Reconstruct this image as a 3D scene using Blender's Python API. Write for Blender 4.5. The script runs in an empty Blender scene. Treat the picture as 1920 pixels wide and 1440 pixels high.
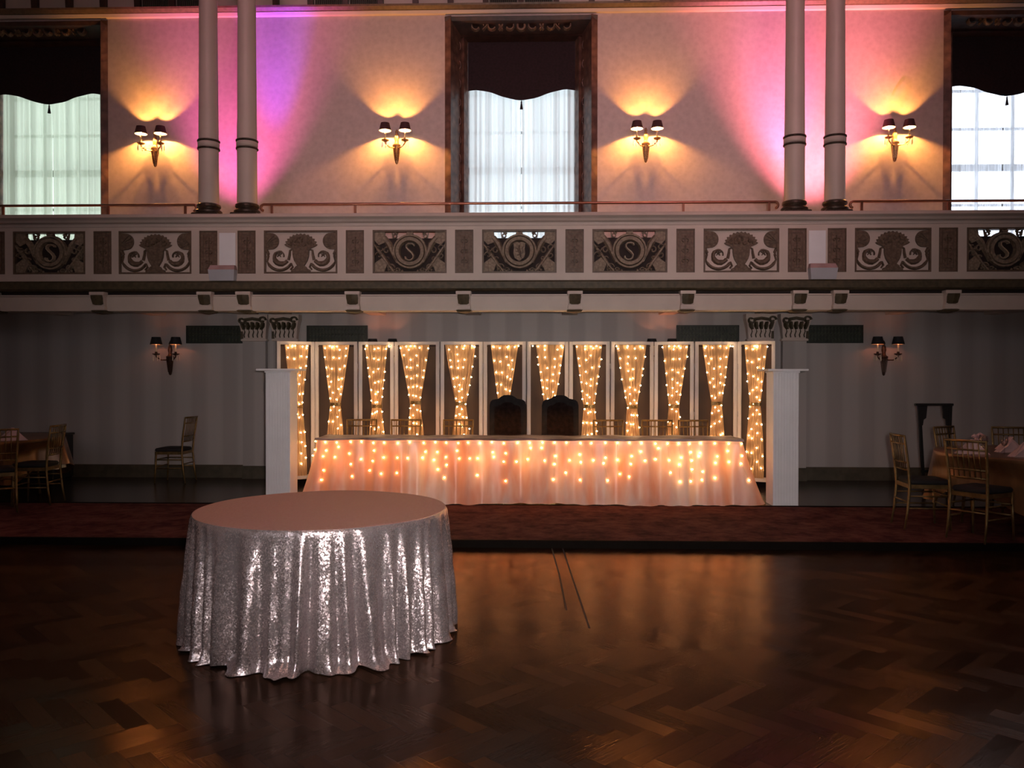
import bpy, math, random
from math import sin, cos, pi, radians, sqrt
from mathutils import Vector, Matrix
random.seed(7)
S = bpy.context.scene
COL = S.collection

# ------------------------------------------------------------------ mesh builder
class MB:
    def __init__(s): s.v = []; s.f = []; s.m = []; s.cur = 0
    def add(s, vs, fs):
        n = len(s.v); s.v += [tuple(p) for p in vs]
        for f in fs: s.f.append([i + n for i in f]); s.m.append(s.cur)
        return s
    def box(s, x0, x1, y0, y1, z0, z1):
        vs = [(x, y, z) for z in (z0, z1) for y in (y0, y1) for x in (x0, x1)]
        return s.add(vs, [(0,2,3,1),(4,5,7,6),(0,1,5,4),(2,6,7,3),(0,4,6,2),(1,3,7,5)])
    def bbox(s, x0, x1, y0, y1, z0, z1, b=.008):      # box with chamfered vertical + top edges
        def ring(i, z): 
            a, c, d, e = x0+i, x1-i, y0+i, y1-i; k = b
            return [(a+k,d,z),(c-k,d,z),(c,d+k,z),(c,e-k,z),(c-k,e,z),(a+k,e,z),(a,e-k,z),(a,d+k,z)]
        return s.loft([ring(b*.7, z0), ring(0, z0+b), ring(0, z1-b), ring(b*.7, z1)], True)
    def loft(s, rings, cap=True, closed=True):
        n = len(rings[0]); vs = [p for r in rings for p in r]; fs = []
        for k in range(len(rings)-1):
            for i in range(n if closed else n-1):
                j = (i+1) % n
                fs.append((k*n+i, k*n+j, (k+1)*n+j, (k+1)*n+i))
        if cap and closed:
            fs.append(tuple(range(n))[::-1]); fs.append(tuple((len(rings)-1)*n + i for i in range(n)))
        return s.add(vs, fs)
    def lathe(s, prof, c=(0,0,0), n=20, cap=True):      # prof [(r,z)...]
        return s.loft([[(c[0]+r*cos(2*pi*i/n), c[1]+r*sin(2*pi*i/n), c[2]+z) for i in range(n)] for r, z in prof], cap)
    def tube(s, pts, r, n=8, cap=True):
        pts = [Vector(p) for p in pts]; rings = []
        rr = r if isinstance(r, (list, tuple)) else [r]*len(pts)
        prev = None
        for i, p in enumerate(pts):
            d = (pts[min(i+1, len(pts)-1)] - pts[max(i-1, 0)]).normalized()
            a = Vector((0,0,1)) if abs(d.z) < .95 else Vector((1,0,0))
            if prev is not None: a = prev
            u = (a - d*a.dot(d)).normalized(); w = d.cross(u); prev = u
            rings.append([tuple(p + (u*cos(2*pi*k/n) + w*sin(2*pi*k/n))*rr[i]) for k in range(n)])
        return s.loft(rings, cap)
    def prism_xz(s, poly, y0, y1):                       # polygon in XZ (front at y0) extruded to y1
        n = len(poly)
        vs = [(x, y0, z) for x, z in poly] + [(x, y1, z) for x, z in poly]
        fs = [tuple(range(n)), tuple(range(2*n-1, n-1, -1))] + [(i, n+i, n+(i+1)%n, (i+1)%n) for i in range(n)]
        return s.add(vs, fs)
    def prism_yz(s, poly, x0, x1):                       # moulding profile run along X
        n = len(poly)
        vs = [(x0, y, z) for y, z in poly] + [(x1, y, z) for y, z in poly]
        fs = [tuple(range(n)), tuple(range(2*n-1, n-1, -1))] + [(i, n+i, n+(i+1)%n, (i+1)%n) for i in range(n)]
        return s.add(vs, fs)
    def stroke(s, pts, w, y0, y1):                       # raised ribbon in XZ
        ww = w if isinstance(w, (list, tuple)) else [w]*len(pts)
        L = []; R = []; n = len(pts)
        for i, (x, z) in enumerate(pts):
            a = pts[max(i-1,0)]; b = pts[min(i+1,n-1)]
            dx, dz = b[0]-a[0], b[1]-a[1]; l = sqrt(dx*dx+dz*dz) or 1
            L.append((x-dz/l*ww[i]/2, z+dx/l*ww[i]/2)); R.append((x+dz/l*ww[i]/2, z-dx/l*ww[i]/2))
        vs = []; fs = []
        for i in range(n):
            mx, mz = pts[i]
            vs += [(L[i][0], y1, L[i][1]), (L[i][0]*.4+mx*.6, y0, L[i][1]*.4+mz*.6), (R[i][0]*.4+mx*.6, y0, R[i][1]*.4+mz*.6), (R[i][0], y1, R[i][1])]
        for i in range(n-1):
            for k in range(3): fs.append((i*4+k, i*4+k+1, i*4+5+k, i*4+4+k))
        fs += [(0,3,2,1), tuple((n-1)*4+k for k in range(4))]
        return s.add(vs, fs)
    def ring_xz(s, cx, cz, ro, ri, y0, y1, n=36):
        vs = []
        for i in range(n):
            a = 2*pi*i/n
            for r, y in ((ro, y1), (ro*.8+ri*.2, y0), (ro*.2+ri*.8, y0), (ri, y1)):
                vs.append((cx+r*cos(a), y, cz+r*sin(a)))
        fs = []
        for i in range(n):
            j = (i+1) % n
            for k in range(3): fs.append((i*4+k, j*4+k, j*4+k+1, i*4+k+1))
        return s.add(vs, fs)
    def disc_xz(s, cx, cz, r, y0, y1, n=24, sx=1.0):
        return s.prism_xz([(cx+r*sx*cos(2*pi*i/n), cz+r*sin(2*pi*i/n)) for i in range(n)], y0, y1)
    def ball(s, c, r, n=10, sz=1.0):
        m = max(4, n//2)
        prof = [(max(1e-4, r*sin(pi*k/m)), -r*sz*cos(pi*k/m)) for k in range(m+1)]
        return s.lathe(prof, c, n)
    def grid(s, rows):
        n = len(rows[0])
        return s.add([p for r in rows for p in r], [(k*n+i, k*n+i+1, (k+1)*n+i+1, (k+1)*n+i) for k in range(len(rows)-1) for i in range(n-1)])
    def xf(s, M, start=0):
        for i in range(start, len(s.v)): s.v[i] = tuple(M @ Vector(s.v[i]))
        return s

def obj(name, mb, mat, parent=None, smooth=False, loc=None, auto=None):
    me = bpy.data.meshes.new(name); me.from_pydata(mb.v, [], mb.f)
    mats = mat if isinstance(mat, (list, tuple)) else [mat]
    for m in mats: me.materials.append(m)
    if len(mats) > 1:
        for p, i in zip(me.polygons, mb.m): p.material_index = i
    me.update()
    import bmesh
    b = bmesh.new(); b.from_mesh(me); bmesh.ops.recalc_face_normals(b, faces=b.faces[:]); b.to_mesh(me); b.free()
    if smooth:
        for p in me.polygons: p.use_smooth = True
        if auto is not None:
            try: me.set_sharp_from_angle(angle=radians(auto))
            except Exception: pass
    o = bpy.data.objects.new(name, me); COL.objects.link(o)
    if parent: o.parent = parent
    if loc: o.location = loc
    return o
def tag(o, label, cat, group=None, kind=None):
    o['label'] = label; o['category'] = cat
    if group: o['group'] = group
    if kind: o['kind'] = kind
    return o
def thing(name, label, cat, loc=(0,0,0), rz=0, group=None):
    o = bpy.data.objects.new(name, None); COL.objects.link(o); o.empty_display_size = .1
    o.location = loc; o.rotation_euler = (0,0,rz); return tag(o, label, cat, group)
def struct(name, mb, mat, parent=None, smooth=False, auto=None):
    o = obj(name, mb, mat, parent, smooth, auto=auto)
    if not parent: o['kind'] = 'structure'
    return o
def sroot(name, loc=(0,0,0)):
    o = bpy.data.objects.new(name, None); COL.objects.link(o); o.location = loc; o['kind'] = 'structure'; return o
def dup(root, loc, rz=None, label=None, group=None):
    r = root.copy(); COL.objects.link(r); r.location = loc
    if rz is not None: r.rotation_euler = (0,0,rz)
    if label: r['label'] = label
    if group: r['group'] = group
    for ch in list(root.children):
        c = ch.copy(); COL.objects.link(c); c.parent = r
        for g in list(ch.children):
            d = g.copy(); COL.objects.link(d); d.parent = c
    return r

# ------------------------------------------------------------------ materials
class NT:
    def __init__(s, name):
        s.m = bpy.data.materials.new(name); s.m.use_nodes = True; s.t = s.m.node_tree
        s.b = s.t.nodes['Principled BSDF']; s.out = s.t.nodes['Material Output']
    def n(s, typ, **kw):
        x = s.t.nodes.new(typ)
        for k, v in kw.items(): setattr(x, k, v)
        return x
    def l(s, a, b): s.t.links.new(a, b)
    def val(s, sock, v):
        if hasattr(v, 'is_linked') or isinstance(v, bpy.types.NodeSocket): s.l(v, sock)
        else: sock.default_value = v
    def math(s, op, a, b=0.0, c=None):
        x = s.n('ShaderNodeMath', operation=op); s.val(x.inputs[0], a); s.val(x.inputs[1], b)
        if c is not None: s.val(x.inputs[2], c)
        return x.outputs[0]
    def mix(s, f, a, b):
        x = s.n('ShaderNodeMix', data_type='RGBA'); s.val(x.inputs[0], f)
        for i, q in ((6, a), (7, b)):
            s.val(x.inputs[i], q if isinstance(q, bpy.types.NodeSocket) else (*q, 1))
        return x.outputs[2]
    def obco(s): return s.n('ShaderNodeTexCoord').outputs['Object']
    def noise(s, scale, detail=3, rough=.5, vec=None):
        x = s.n('ShaderNodeTexNoise'); x.inputs['Scale'].default_value = scale; x.inputs['Detail'].default_value = detail
        x.inputs['Roughness'].default_value = rough
        s.l(vec if vec is not None else s.obco(), x.inputs['Vector']); return x
    def ramp(s, f, a, b, p0=.35, p1=.65):
        x = s.n('ShaderNodeMapRange'); s.l(f, x.inputs[0]); x.inputs[1].default_value = p0; x.inputs[2].default_value = p1
        return s.mix(x.outputs[0], a, b)
    def bump(s, h, st=.2, d=.01):
        x = s.n('ShaderNodeBump'); x.inputs['Strength'].default_value = st; x.inputs['Distance'].default_value = d
        s.l(h, x.inputs['Height']); s.l(x.outputs[0], s.b.inputs['Normal'])
def mat(name, c, rough=.5, metal=0, var=.12, scale=8, bump=0, emit=None, es=0, coat=0, spec=.5):
    k = NT(name); b = k.b
    nz = k.noise(scale)
    hi = tuple(min(1, x*(1+var)) for x in c); lo = tuple(x*(1-var) for x in c)
    k.l(k.ramp(nz.outputs['Fac'], lo, hi), b.inputs['Base Color'])
    b.inputs['Roughness'].default_value = rough; b.inputs['Metallic'].default_value = metal
    b.inputs['Specular IOR Level'].default_value = spec
    if coat: b.inputs['Coat Weight'].default_value = coat; b.inputs['Coat Roughness'].default_value = .15
    if bump: k.bump(nz.outputs['Fac'], bump, .01)
    if emit: b.inputs['Emission Color'].default_value = (*emit, 1); b.inputs['Emission Strength'].default_value = es
    return k.m

def mat_damask():
    k = NT('damask_wallpaper'); co = k.obco()
    v = k.n('ShaderNodeTexVoronoi', feature='SMOOTH_F1'); v.inputs['Scale'].default_value = 13; k.l(co, v.inputs['Vector'])
    n = k.noise(26, 4, .6, co)
    f = k.math('ADD', k.math('MULTIPLY', v.outputs['Distance'], .5), k.math('MULTIPLY', n.outputs['Fac'], .5))
    k.l(k.ramp(f, (.55,.43,.40), (.64,.51,.475), .30, .65), k.b.inputs['Base Color'])
    k.b.inputs['Roughness'].default_value = .55
    return k.m
def mat_stripe():
    k = NT('striped_wallpaper'); co = k.obco()
    sp = k.n('ShaderNodeSeparateXYZ'); k.l(co, sp.inputs[0])
    w = k.math('SINE', k.math('MULTIPLY', sp.outputs[0], 2*pi/.47))
    w2 = k.math('SINE', k.math('MULTIPLY', sp.outputs[0], 2*pi/.155))
    f = k.math('MULTIPLY_ADD', w, 2.2, k.math('MULTIPLY', w2, .35)); f = k.math('MULTIPLY_ADD', f, .5, .5)
    k.l(k.ramp(f, (.39,.34,.33), (.455,.405,.395), 0, 1), k.b.inputs['Base Color'])
    k.b.inputs['Roughness'].default_value = .5
    return k.m
def mat_parquet():
    k = NT('parquet_floor'); co = k.obco()
    N = 4.0; W = .10
    mp = k.n('ShaderNodeMapping'); k.l(co, mp.inputs[0]); mp.inputs['Rotation'].default_value = (0,0,radians(45)); mp.inputs['Scale'].default_value = (1/W,1/W,1/W)
    mp.inputs['Location'].default_value = (400.3, 400.7, 0)
    sp = k.n('ShaderNodeSeparateXYZ'); k.l(mp.outputs[0], sp.inputs[0]); x, y = sp.outputs[0], sp.outputs[1]
    xi = k.math('FLOOR', x); yi = k.math('FLOOR', y)
    m = k.math('FLOORED_MODULO', k.math('SUBTRACT', xi, yi), 2*N)
    hor = k.math('LESS_THAN', m, N-.5)
    hx = k.math('SUBTRACT', xi, m)
    vy = k.math('SUBTRACT', yi, k.math('SUBTRACT', 2*N-1, m))
    def sel(a, b): return k.math('ADD', k.math('MULTIPLY', hor, a), k.math('MULTIPLY', k.math('SUBTRACT', 1.0, hor), b))
    idx = sel(hx, xi); idy = sel(yi, vy)
    cb = k.n('ShaderNodeCombineXYZ'); k.l(idx, cb.inputs[0]); k.l(idy, cb.inputs[1]); k.l(hor, cb.inputs[2])
    wn = k.n('ShaderNodeTexWhiteNoise', noise_dimensions='3D'); k.l(cb.outputs[0], wn.inputs['Vector'])
    # grain along the plank
    lx = sel(k.math('SUBTRACT', x, hx), k.math('SUBTRACT', y, vy)); ly = sel(k.math('FRACT', y), k.math('FRACT', x))
    cg = k.n('ShaderNodeCombineXYZ'); k.l(k.math('MULTIPLY', lx, .5), cg.inputs[0]); k.l(k.math('MULTIPLY', ly, 5.0), cg.inputs[1]); k.l(k.math('MULTIPLY', wn.outputs['Value'], 40.0), cg.inputs[2])
    gr = k.noise(2.0, 3, .6, cg.outputs[0])
    edge = k.math('LESS_THAN', k.math('MINIMUM', k.math('MINIMUM', ly, k.math('SUBTRACT', 1.0, ly)), k.math('MINIMUM', lx, k.math('SUBTRACT', N, lx))), .03)
    t = k.math('ADD', k.math('MULTIPLY', wn.outputs['Value'], .55), k.math('MULTIPLY', gr.outputs['Fac'], .45))
    t = k.math('ADD', t, k.math('MULTIPLY', hor, .16))
    c = k.ramp(t, (.016,.009,.006), (.046,.023,.013), .10, 1.0)
    c = k.mix(edge, c, (.02,.01,.006))
    df = k.n('ShaderNodeBsdfDiffuse'); k.l(c, df.inputs[0])
    gl = k.n('ShaderNodeBsdfGlossy'); gl.inputs[0].default_value = (.58,.385,.31,1)
    frn = k.n('ShaderNodeFresnel'); frn.inputs[0].default_value = 1.32
    mx = k.n('ShaderNodeMixShader'); k.l(frn.outputs[0], mx.inputs[0]); k.l(df.outputs[0], mx.inputs[1]); k.l(gl.outputs[0], mx.inputs[2]); k.l(mx.outputs[0], k.out.inputs[0])
    big = k.noise(.8, 2, .5, co)
    k.l(k.math('MULTIPLY_ADD', wn.outputs['Value'], .08, k.math('MULTIPLY_ADD', big.outputs['Fac'], .08, .11)), gl.inputs['Roughness'])
    h = k.math('ADD', k.math('MULTIPLY', k.math('SUBTRACT', 1.0, edge), .35), k.math('ADD', k.math('MULTIPLY', gr.outputs['Fac'], .35), k.math('MULTIPLY', k.math('MULTIPLY', ly, k.math('SUBTRACT', wn.outputs['Value'], .5)), .55)))
    bp = k.n('ShaderNodeBump'); bp.inputs['Strength'].default_value = .26; bp.inputs['Distance'].default_value = .01; k.l(h, bp.inputs['Height'])
    k.l(bp.outputs[0], gl.inputs['Normal']); k.l(bp.outputs[0], df.inputs['Normal'])
    return k.m
def mat_carpet():
    k = NT('patterned_carpet'); co = k.obco()
    n1 = k.noise(3.2, 3, .6, co); n2 = k.noise(60, 2, .5, co); n3 = k.noise(9, 4, .65, co)
    f = k.math('ADD', k.math('MULTIPLY', n1.outputs['Fac'], .5), k.math('MULTIPLY', n3.outputs['Fac'], .5))
    c = k.ramp(f, (.060,.014,.015), (.175,.062,.054), .40, .60)
    c = k.mix(k.math('MULTIPLY', n2.outputs['Fac'], .35), c, (.035,.012,.010))
    k.l(c, k.b.inputs['Base Color']); k.b.inputs['Roughness'].default_value = .95; k.b.inputs['Specular IOR Level'].default_value = .1
    k.bump(n2.outputs['Fac'], .5, .01)
    return k.m
def mat_sequin(top=False):
    k = NT('sequin_top_grazing_look' if top else 'sequin_cloth'); co = k.obco()
    v = k.n('ShaderNodeTexVoronoi'); v.inputs['Scale'].default_value = 150; k.l(co, v.inputs['Vector'])
    g = k.n('ShaderNodeNewGeometry')
    a = k.n('ShaderNodeVectorMath', operation='SUBTRACT'); k.l(v.outputs['Color'], a.inputs[0]); a.inputs[1].default_value = (.5,.5,.5)
    sc = k.n('ShaderNodeVectorMath', operation='SCALE'); k.l(a.outputs[0], sc.inputs[0]); sc.inputs['Scale'].default_value = .32
    ad = k.n('ShaderNodeVectorMath', operation='ADD'); k.l(g.outputs['Normal'], ad.inputs[0]); k.l(sc.outputs[0], ad.inputs[1])
    no = k.n('ShaderNodeVectorMath', operation='NORMALIZE'); k.l(ad.outputs[0], no.inputs[0])
    k.l(no.outputs[0], k.b.inputs['Normal'])
    sp = k.n('ShaderNodeSeparateColor'); k.l(v.outputs['Color'], sp.inputs[0])
    k.l(k.ramp(sp.outputs[0], *(((.40,.21,.195), (.50,.28,.26)) if top else ((.50,.40,.40), (.76,.66,.68))), 0, 1), k.b.inputs['Base Color'])  # top variant: grazing-view look and sequin self-shadow painted as matte pink
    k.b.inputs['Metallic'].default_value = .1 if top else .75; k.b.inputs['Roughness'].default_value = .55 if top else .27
    return k.m
def mat_satin(name, c1, c2, trans=.35, rough=.32, scale=1.7, metal=0.0, stretch=.25):
    k = NT(name); co = k.obco()
    mp = k.n('ShaderNodeMapping'); k.l(co, mp.inputs[0]); mp.inputs['Scale'].default_value = (1,1,stretch)
    n = k.noise(scale, 4, .6, mp.outputs[0])
    col = k.ramp(n.outputs['Fac'], c1, c2, .38, .62)
    k.l(col, k.b.inputs['Base Color']); k.b.inputs['Roughness'].default_value = rough; k.b.inputs['Metallic'].default_value = metal
    n2 = k.noise(7, 3, .5, mp.outputs[0]); k.bump(n2.outputs['Fac'], .35, .02)
    if trans:
        tr = k.n('ShaderNodeBsdfTranslucent'); k.l(col, tr.inputs[0])
        mx = k.n('ShaderNodeMixShader'); mx.inputs[0].default_value = trans
        k.l(k.b.outputs[0], mx.inputs[1]); k.l(tr.outputs[0], mx.inputs[2]); k.l(mx.outputs[0], k.out.inputs[0])
    return k.m
def mat_sheer(name, c, transp=.3, transl=.5):
    k = NT(name); co = k.obco()
    mp = k.n('ShaderNodeMapping'); k.l(co, mp.inputs[0]); mp.inputs['Scale'].default_value = (60,60,3)
    n = k.noise(1.0, 3, .5, mp.outputs[0])
    d = k.n('ShaderNodeBsdfDiffuse'); d.inputs[0].default_value = (*c,1)
    tr = k.n('ShaderNodeBsdfTranslucent'); tr.inputs[0].default_value = (*c,1)
    tp = k.n('ShaderNodeBsdfTransparent')
    m1 = k.n('ShaderNodeMixShader'); m1.inputs[0].default_value = transl; k.l(d.outputs[0], m1.inputs[1]); k.l(tr.outputs[0], m1.inputs[2])
    m2 = k.n('ShaderNodeMixShader'); k.l(k.math('MULTIPLY', n.outputs['Fac'], transp*2), m2.inputs[0]); k.l(m1.outputs[0], m2.inputs[1]); k.l(tp.outputs[0], m2.inputs[2])
    k.l(m2.outputs[0], k.out.inputs[0])
    return k.m
def mat_glass(name):
    k = NT(name); tp = k.n('ShaderNodeBsdfTransparent'); tp.inputs[0].default_value = (.92,.90,.90,1)
    g = k.n('ShaderNodeBsdfGlossy'); g.inputs['Roughness'].default_value = .04
    lw = k.n('ShaderNodeLayerWeight'); lw.inputs[0].default_value = .35
    mx = k.n('ShaderNodeMixShader'); k.l(k.math('MULTIPLY_ADD', lw.outputs['Facing'], .5, .10), mx.inputs[0]); k.l(tp.outputs[0], mx.inputs[1]); k.l(g.outputs[0], mx.inputs[2]); k.l(mx.outputs[0], k.out.inputs[0])
    return k.m
def mat_emit(name, c, s):
    k = NT(name); k.b.inputs['Base Color'].default_value = (*c,1)
    k.b.inputs['Emission Color'].default_value = (*c,1); k.b.inputs['Emission Strength'].default_value = s
    return k.m
def mat_carved(name, lo, hi, rough=.5, scale=14, metal=.0):
    k = NT(name); co = k.obco()
    v = k.n('ShaderNodeTexVoronoi', feature='F1'); v.inputs['Scale'].default_value = scale; k.l(co, v.inputs['Vector'])
    n = k.noise(scale*1.4, 4, .6, co)
    f = k.math('ADD', k.math('MULTIPLY', v.outputs['Distance'], .6), k.math('MULTIPLY', n.outputs['Fac'], .5))
    k.l(k.ramp(f, hi, lo, .25, .75), k.b.inputs['Base Color']); k.b.inputs['Roughness'].default_value = rough; k.b.inputs['Metallic'].default_value = metal
    k.bump(f, .6, .02); return k.m

M = dict(
 damask=mat_damask(), stripe=mat_stripe(), parquet=mat_parquet(), carpet=mat_carpet(), sequin=mat_sequin(), sequintop=mat_sequin(True),
 paint=mat('cream_paint', (.61,.49,.435), .5, var=.05, scale=3), white=mat('white_paint', (.86,.82,.85), .45, var=.03, scale=4),
 ivory=mat('ivory_column_paint', (.53,.44,.385), .45, var=.04, scale=3),
 olive=mat('bronzed_moulding', (.075,.054,.028), .55, var=.25, scale=18, bump=.2), gilt=mat_carved('gilded_relief', (.10,.060,.038), (.18,.115,.074), .55, 30), giltlight=mat_carved('gilded_strapwork', (.19,.13,.09), (.34,.25,.175), .5, 30),
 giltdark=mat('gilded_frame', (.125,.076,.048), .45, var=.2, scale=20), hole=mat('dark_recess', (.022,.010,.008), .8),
 narrow=mat_carved('gilded_narrow_panel', (.12,.066,.045), (.20,.125,.085), .5, 26),
 darkwood=mat('dark_walnut', (.055,.024,.017), .45, var=.3, scale=10), jamb=mat_carved('carved_walnut_frame', (.085,.038,.028), (.22,.11,.075), .45, 9),
 scroll=mat_carved('gilt_scrollwork', (.16,.085,.05), (.30,.17,.10), .5, 20), velvet=mat('maroon_velvet', (.020,.007,.009), .85, var=.3, scale=30),
 bronze=mat('dark_bronze', (.06,.042,.03), .4, .5, var=.3, scale=30), brass=mat('brass', (.50,.30,.14), .3, .9, var=.15, scale=30),
 copper=mat('copper_rail', (.33,.15,.10), .32, .85, var=.1, scale=10),
 sconcebrass=mat('antique_brass', (.42,.25,.13), .38, .8, var=.3, scale=50), sconcedark=mat('dark_antique_brass', (.07,.035,.025), .4, .6, var=.3, scale=50),
 shade=mat('maroon_lamp_shade', (.06,.018,.020), .7, var=.1), shadeblack=mat('black_lamp_shade', (.012,.010,.012), .7, var=.1), shadein=mat('cream_shade_lining', (.85,.62,.40), .6, var=.03),
 crystal=mat('crystal_drop', (.75,.68,.55), .08, 0, var=.05, spec=1.0),
 candle=mat('candle_sleeve', (.8,.7,.5), .5, var=.04), bulb_on=mat_emit('lit_bulb', (1,.62,.28), 60), bulb_off=mat_emit('dim_bulb', (1,.38,.16), 4),
 plaster=mat('plaster_ceiling', (.42,.38,.35), .7, var=.05), vent=mat('dark_grille', (.020,.024,.018), .5, var=.2), ventbar=mat('green_bronze_lattice', (.055,.062,.042), .45, .2, var=.2),
 wood=mat('dark_wood_floor', (.030,.020,.016), .24, var=.25, scale=5), nosing=mat('black_nosing', (.008,.006,.005), .8, spec=.05), base=mat('olive_baseboard', (.075,.058,.038), .5, var=.2),
 backing=mat_satin('brown_backing_cloth', (.060,.040,.034), (.085,.058,.047), .12, .8), sheer=mat_sheer('gold_sheer', (.86,.56,.32), .08, .5),
 pink=mat_satin('pink_satin', (.82,.39,.29), (.93,.72,.67), .22, .30, 2.4), topcloth=mat_satin('mauve_table_runner', (.22,.13,.13), (.58,.45,.45), 0, .45, 2.6, stretch=1),  # pink_satin: fabric tones, with whitish flash sheen painted into the paler one
 gold=mat('gold_lacquer', (.21,.135,.055), .38, .72, var=.2, scale=20), cushion=mat('black_cushion', (.012,.009,.010), .8, var=.2), throne=mat('black_throne_wood', (.008,.005,.005), .6, var=.4, scale=14, spec=.15),
 thronefab=mat('dark_throne_upholstery', (.010,.005,.005), .8, var=.5, scale=20, spec=.1),
 goldsatin=mat_satin('bronze_satin', (.12,.050,.022), (.27,.13,.058), 0, .33, 3.0, .25), whitecloth=mat('white_linen', (.62,.56,.54), .8), napkin=mat('pink_napkin', (.66,.43,.42), .75, var=.06),
 glass=mat_glass('clear_glass'), flower=mat('pink_petals', (.62,.38,.38), .7, var=.2, scale=40), black=mat('black_lacquer', (.008,.007,.007), .45), fixture=mat('white_fixture', (.47,.45,.49), .5, var=.03), fixturetop=mat('pink_gel', (.50,.30,.30), .5),
 wire=mat('clear_wire', (.55,.42,.28), .4), fairy=mat_emit('warm_fairy_bulb', (1,.64,.31), 52), fairyskirt=mat_emit('warm_skirt_bulb', (1,.50,.16), 46),
 sash=mat('window_sash', (.30,.31,.30), .6), screenwhite=mat('screen_white_paint', (.58,.54,.55), .5, var=.04, scale=4), letter=mat('gilded_letter', (.42,.32,.23), .5, var=.1, scale=30), beam=mat('cream_beam', (.60,.485,.425), .5, var=.05, scale=3),
)

# ------------------------------------------------------------------ room shell
YW, YP = 12.2, 10.55
FZ = .065
XR = 9.5
struct('floor', MB().box(-XR, XR, -7, 7.62, -.1, 0), M['parquet'])
struct('floor_carpet', MB().box(-XR, XR, 7.645, 9.70, -.1, FZ), M['carpet'])
struct('trim_nosing', MB().bbox(-XR, XR, 7.61, 7.647, -.1, FZ+.004, .006), M['nosing'])
struct('floor_wood', MB().box(-XR, XR, 9.735, YW+.2, -.1, FZ), M['wood'])
struct('trim_threshold', MB().bbox(-XR, XR, 9.70, 9.735, -.1, FZ+.008, .005), M['nosing'])
struct('wall_back_lower', MB().box(-XR, XR, YW, YW+.3, FZ, 2.75), M['stripe'])
mb = MB(); mb.prism_yz([(YW,FZ),(YW-.03,FZ),(YW-.03,FZ+.16),(YW-.012,FZ+.19),(YW,FZ+.19)], -XR, XR)
struct('baseboard_back', mb, M['base'])
# upper back wall with three window openings
WX = (-7.28, -.01, 7.22); WH = 1.12; WZ0, WZ1 = 2.9, 6.865
mb = MB(); xs = [-XR]
for x in WX: xs += [x-WH, x+WH]
xs.append(XR)
for i in range(0, len(xs), 2):
    if xs[i+1] > xs[i]: mb.box(xs[i], xs[i+1], YW, YW+.25, 2.75, 9.0)
for x in WX: mb.box(x-WH, x+WH, YW, YW+.25, WZ1, 9.0); mb.box(x-WH, x+WH, YW, YW+.25, 2.75, WZ0)
struct('wall_back_upper', mb, M['damask'])
struct('wall_left', MB().box(-XR-.2, -XR, -7, YW+.2, -.1, 9), M['damask'])
struct('wall_right', MB().box(XR, XR+.2, -7, YW+.2, -.1, 9), M['damask'])
struct('wall_front', MB().box(-XR, XR, -7.2, -7, -.1, 9), M['damask'])
struct('ceiling', MB().box(-XR, XR, -7, YW, 9.0, 9.2), M['plaster'])
# cornice and grilled frieze above the upper wall
struct('trim_cornice', MB().prism_yz([(YW,6.885),(YW-.05,6.89),(YW-.07,6.93),(YW,6.935)], -XR, XR), M['paint'])
struct('trim_cornice_dark', MB().prism_yz([(YW,6.935),(YW-.09,6.937),(YW-.13,6.975),(YW-.14,7.0),(YW,7.0)], -XR, XR), M['giltdark'])
fr = struct('trim_frieze', MB().box(-XR, XR, YW-.02, YW, 7.0, 7.75), M['paint'])
for k in range(-17, 18):
    x = -.01 + .515*k
    obj('frieze_bracket', MB().prism_yz([(YW-.02,7.0),(YW-.09,7.0),(YW-.13,7.5),(YW-.13,7.62),(YW-.02,7.62)], x-.042, x+.042), M['darkwood'], fr)
    if k % 5 in (0, 4) and -14 < k < 14:
        a, b = x+.055, x+.46
        g = MB().box(a, b, YW-.035, YW-.02, 7.03, 7.6)
        v = obj('frieze_grille', g, M['hole'], fr)
        g = MB()
        for i in range(14):
            xx = a + (i+.5)*(b-a)/14; g.box(xx-.007, xx+.007, YW-.05, YW-.035, 7.03, 7.6)
        obj('grille_slats', g, M['ventbar'], v)

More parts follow.
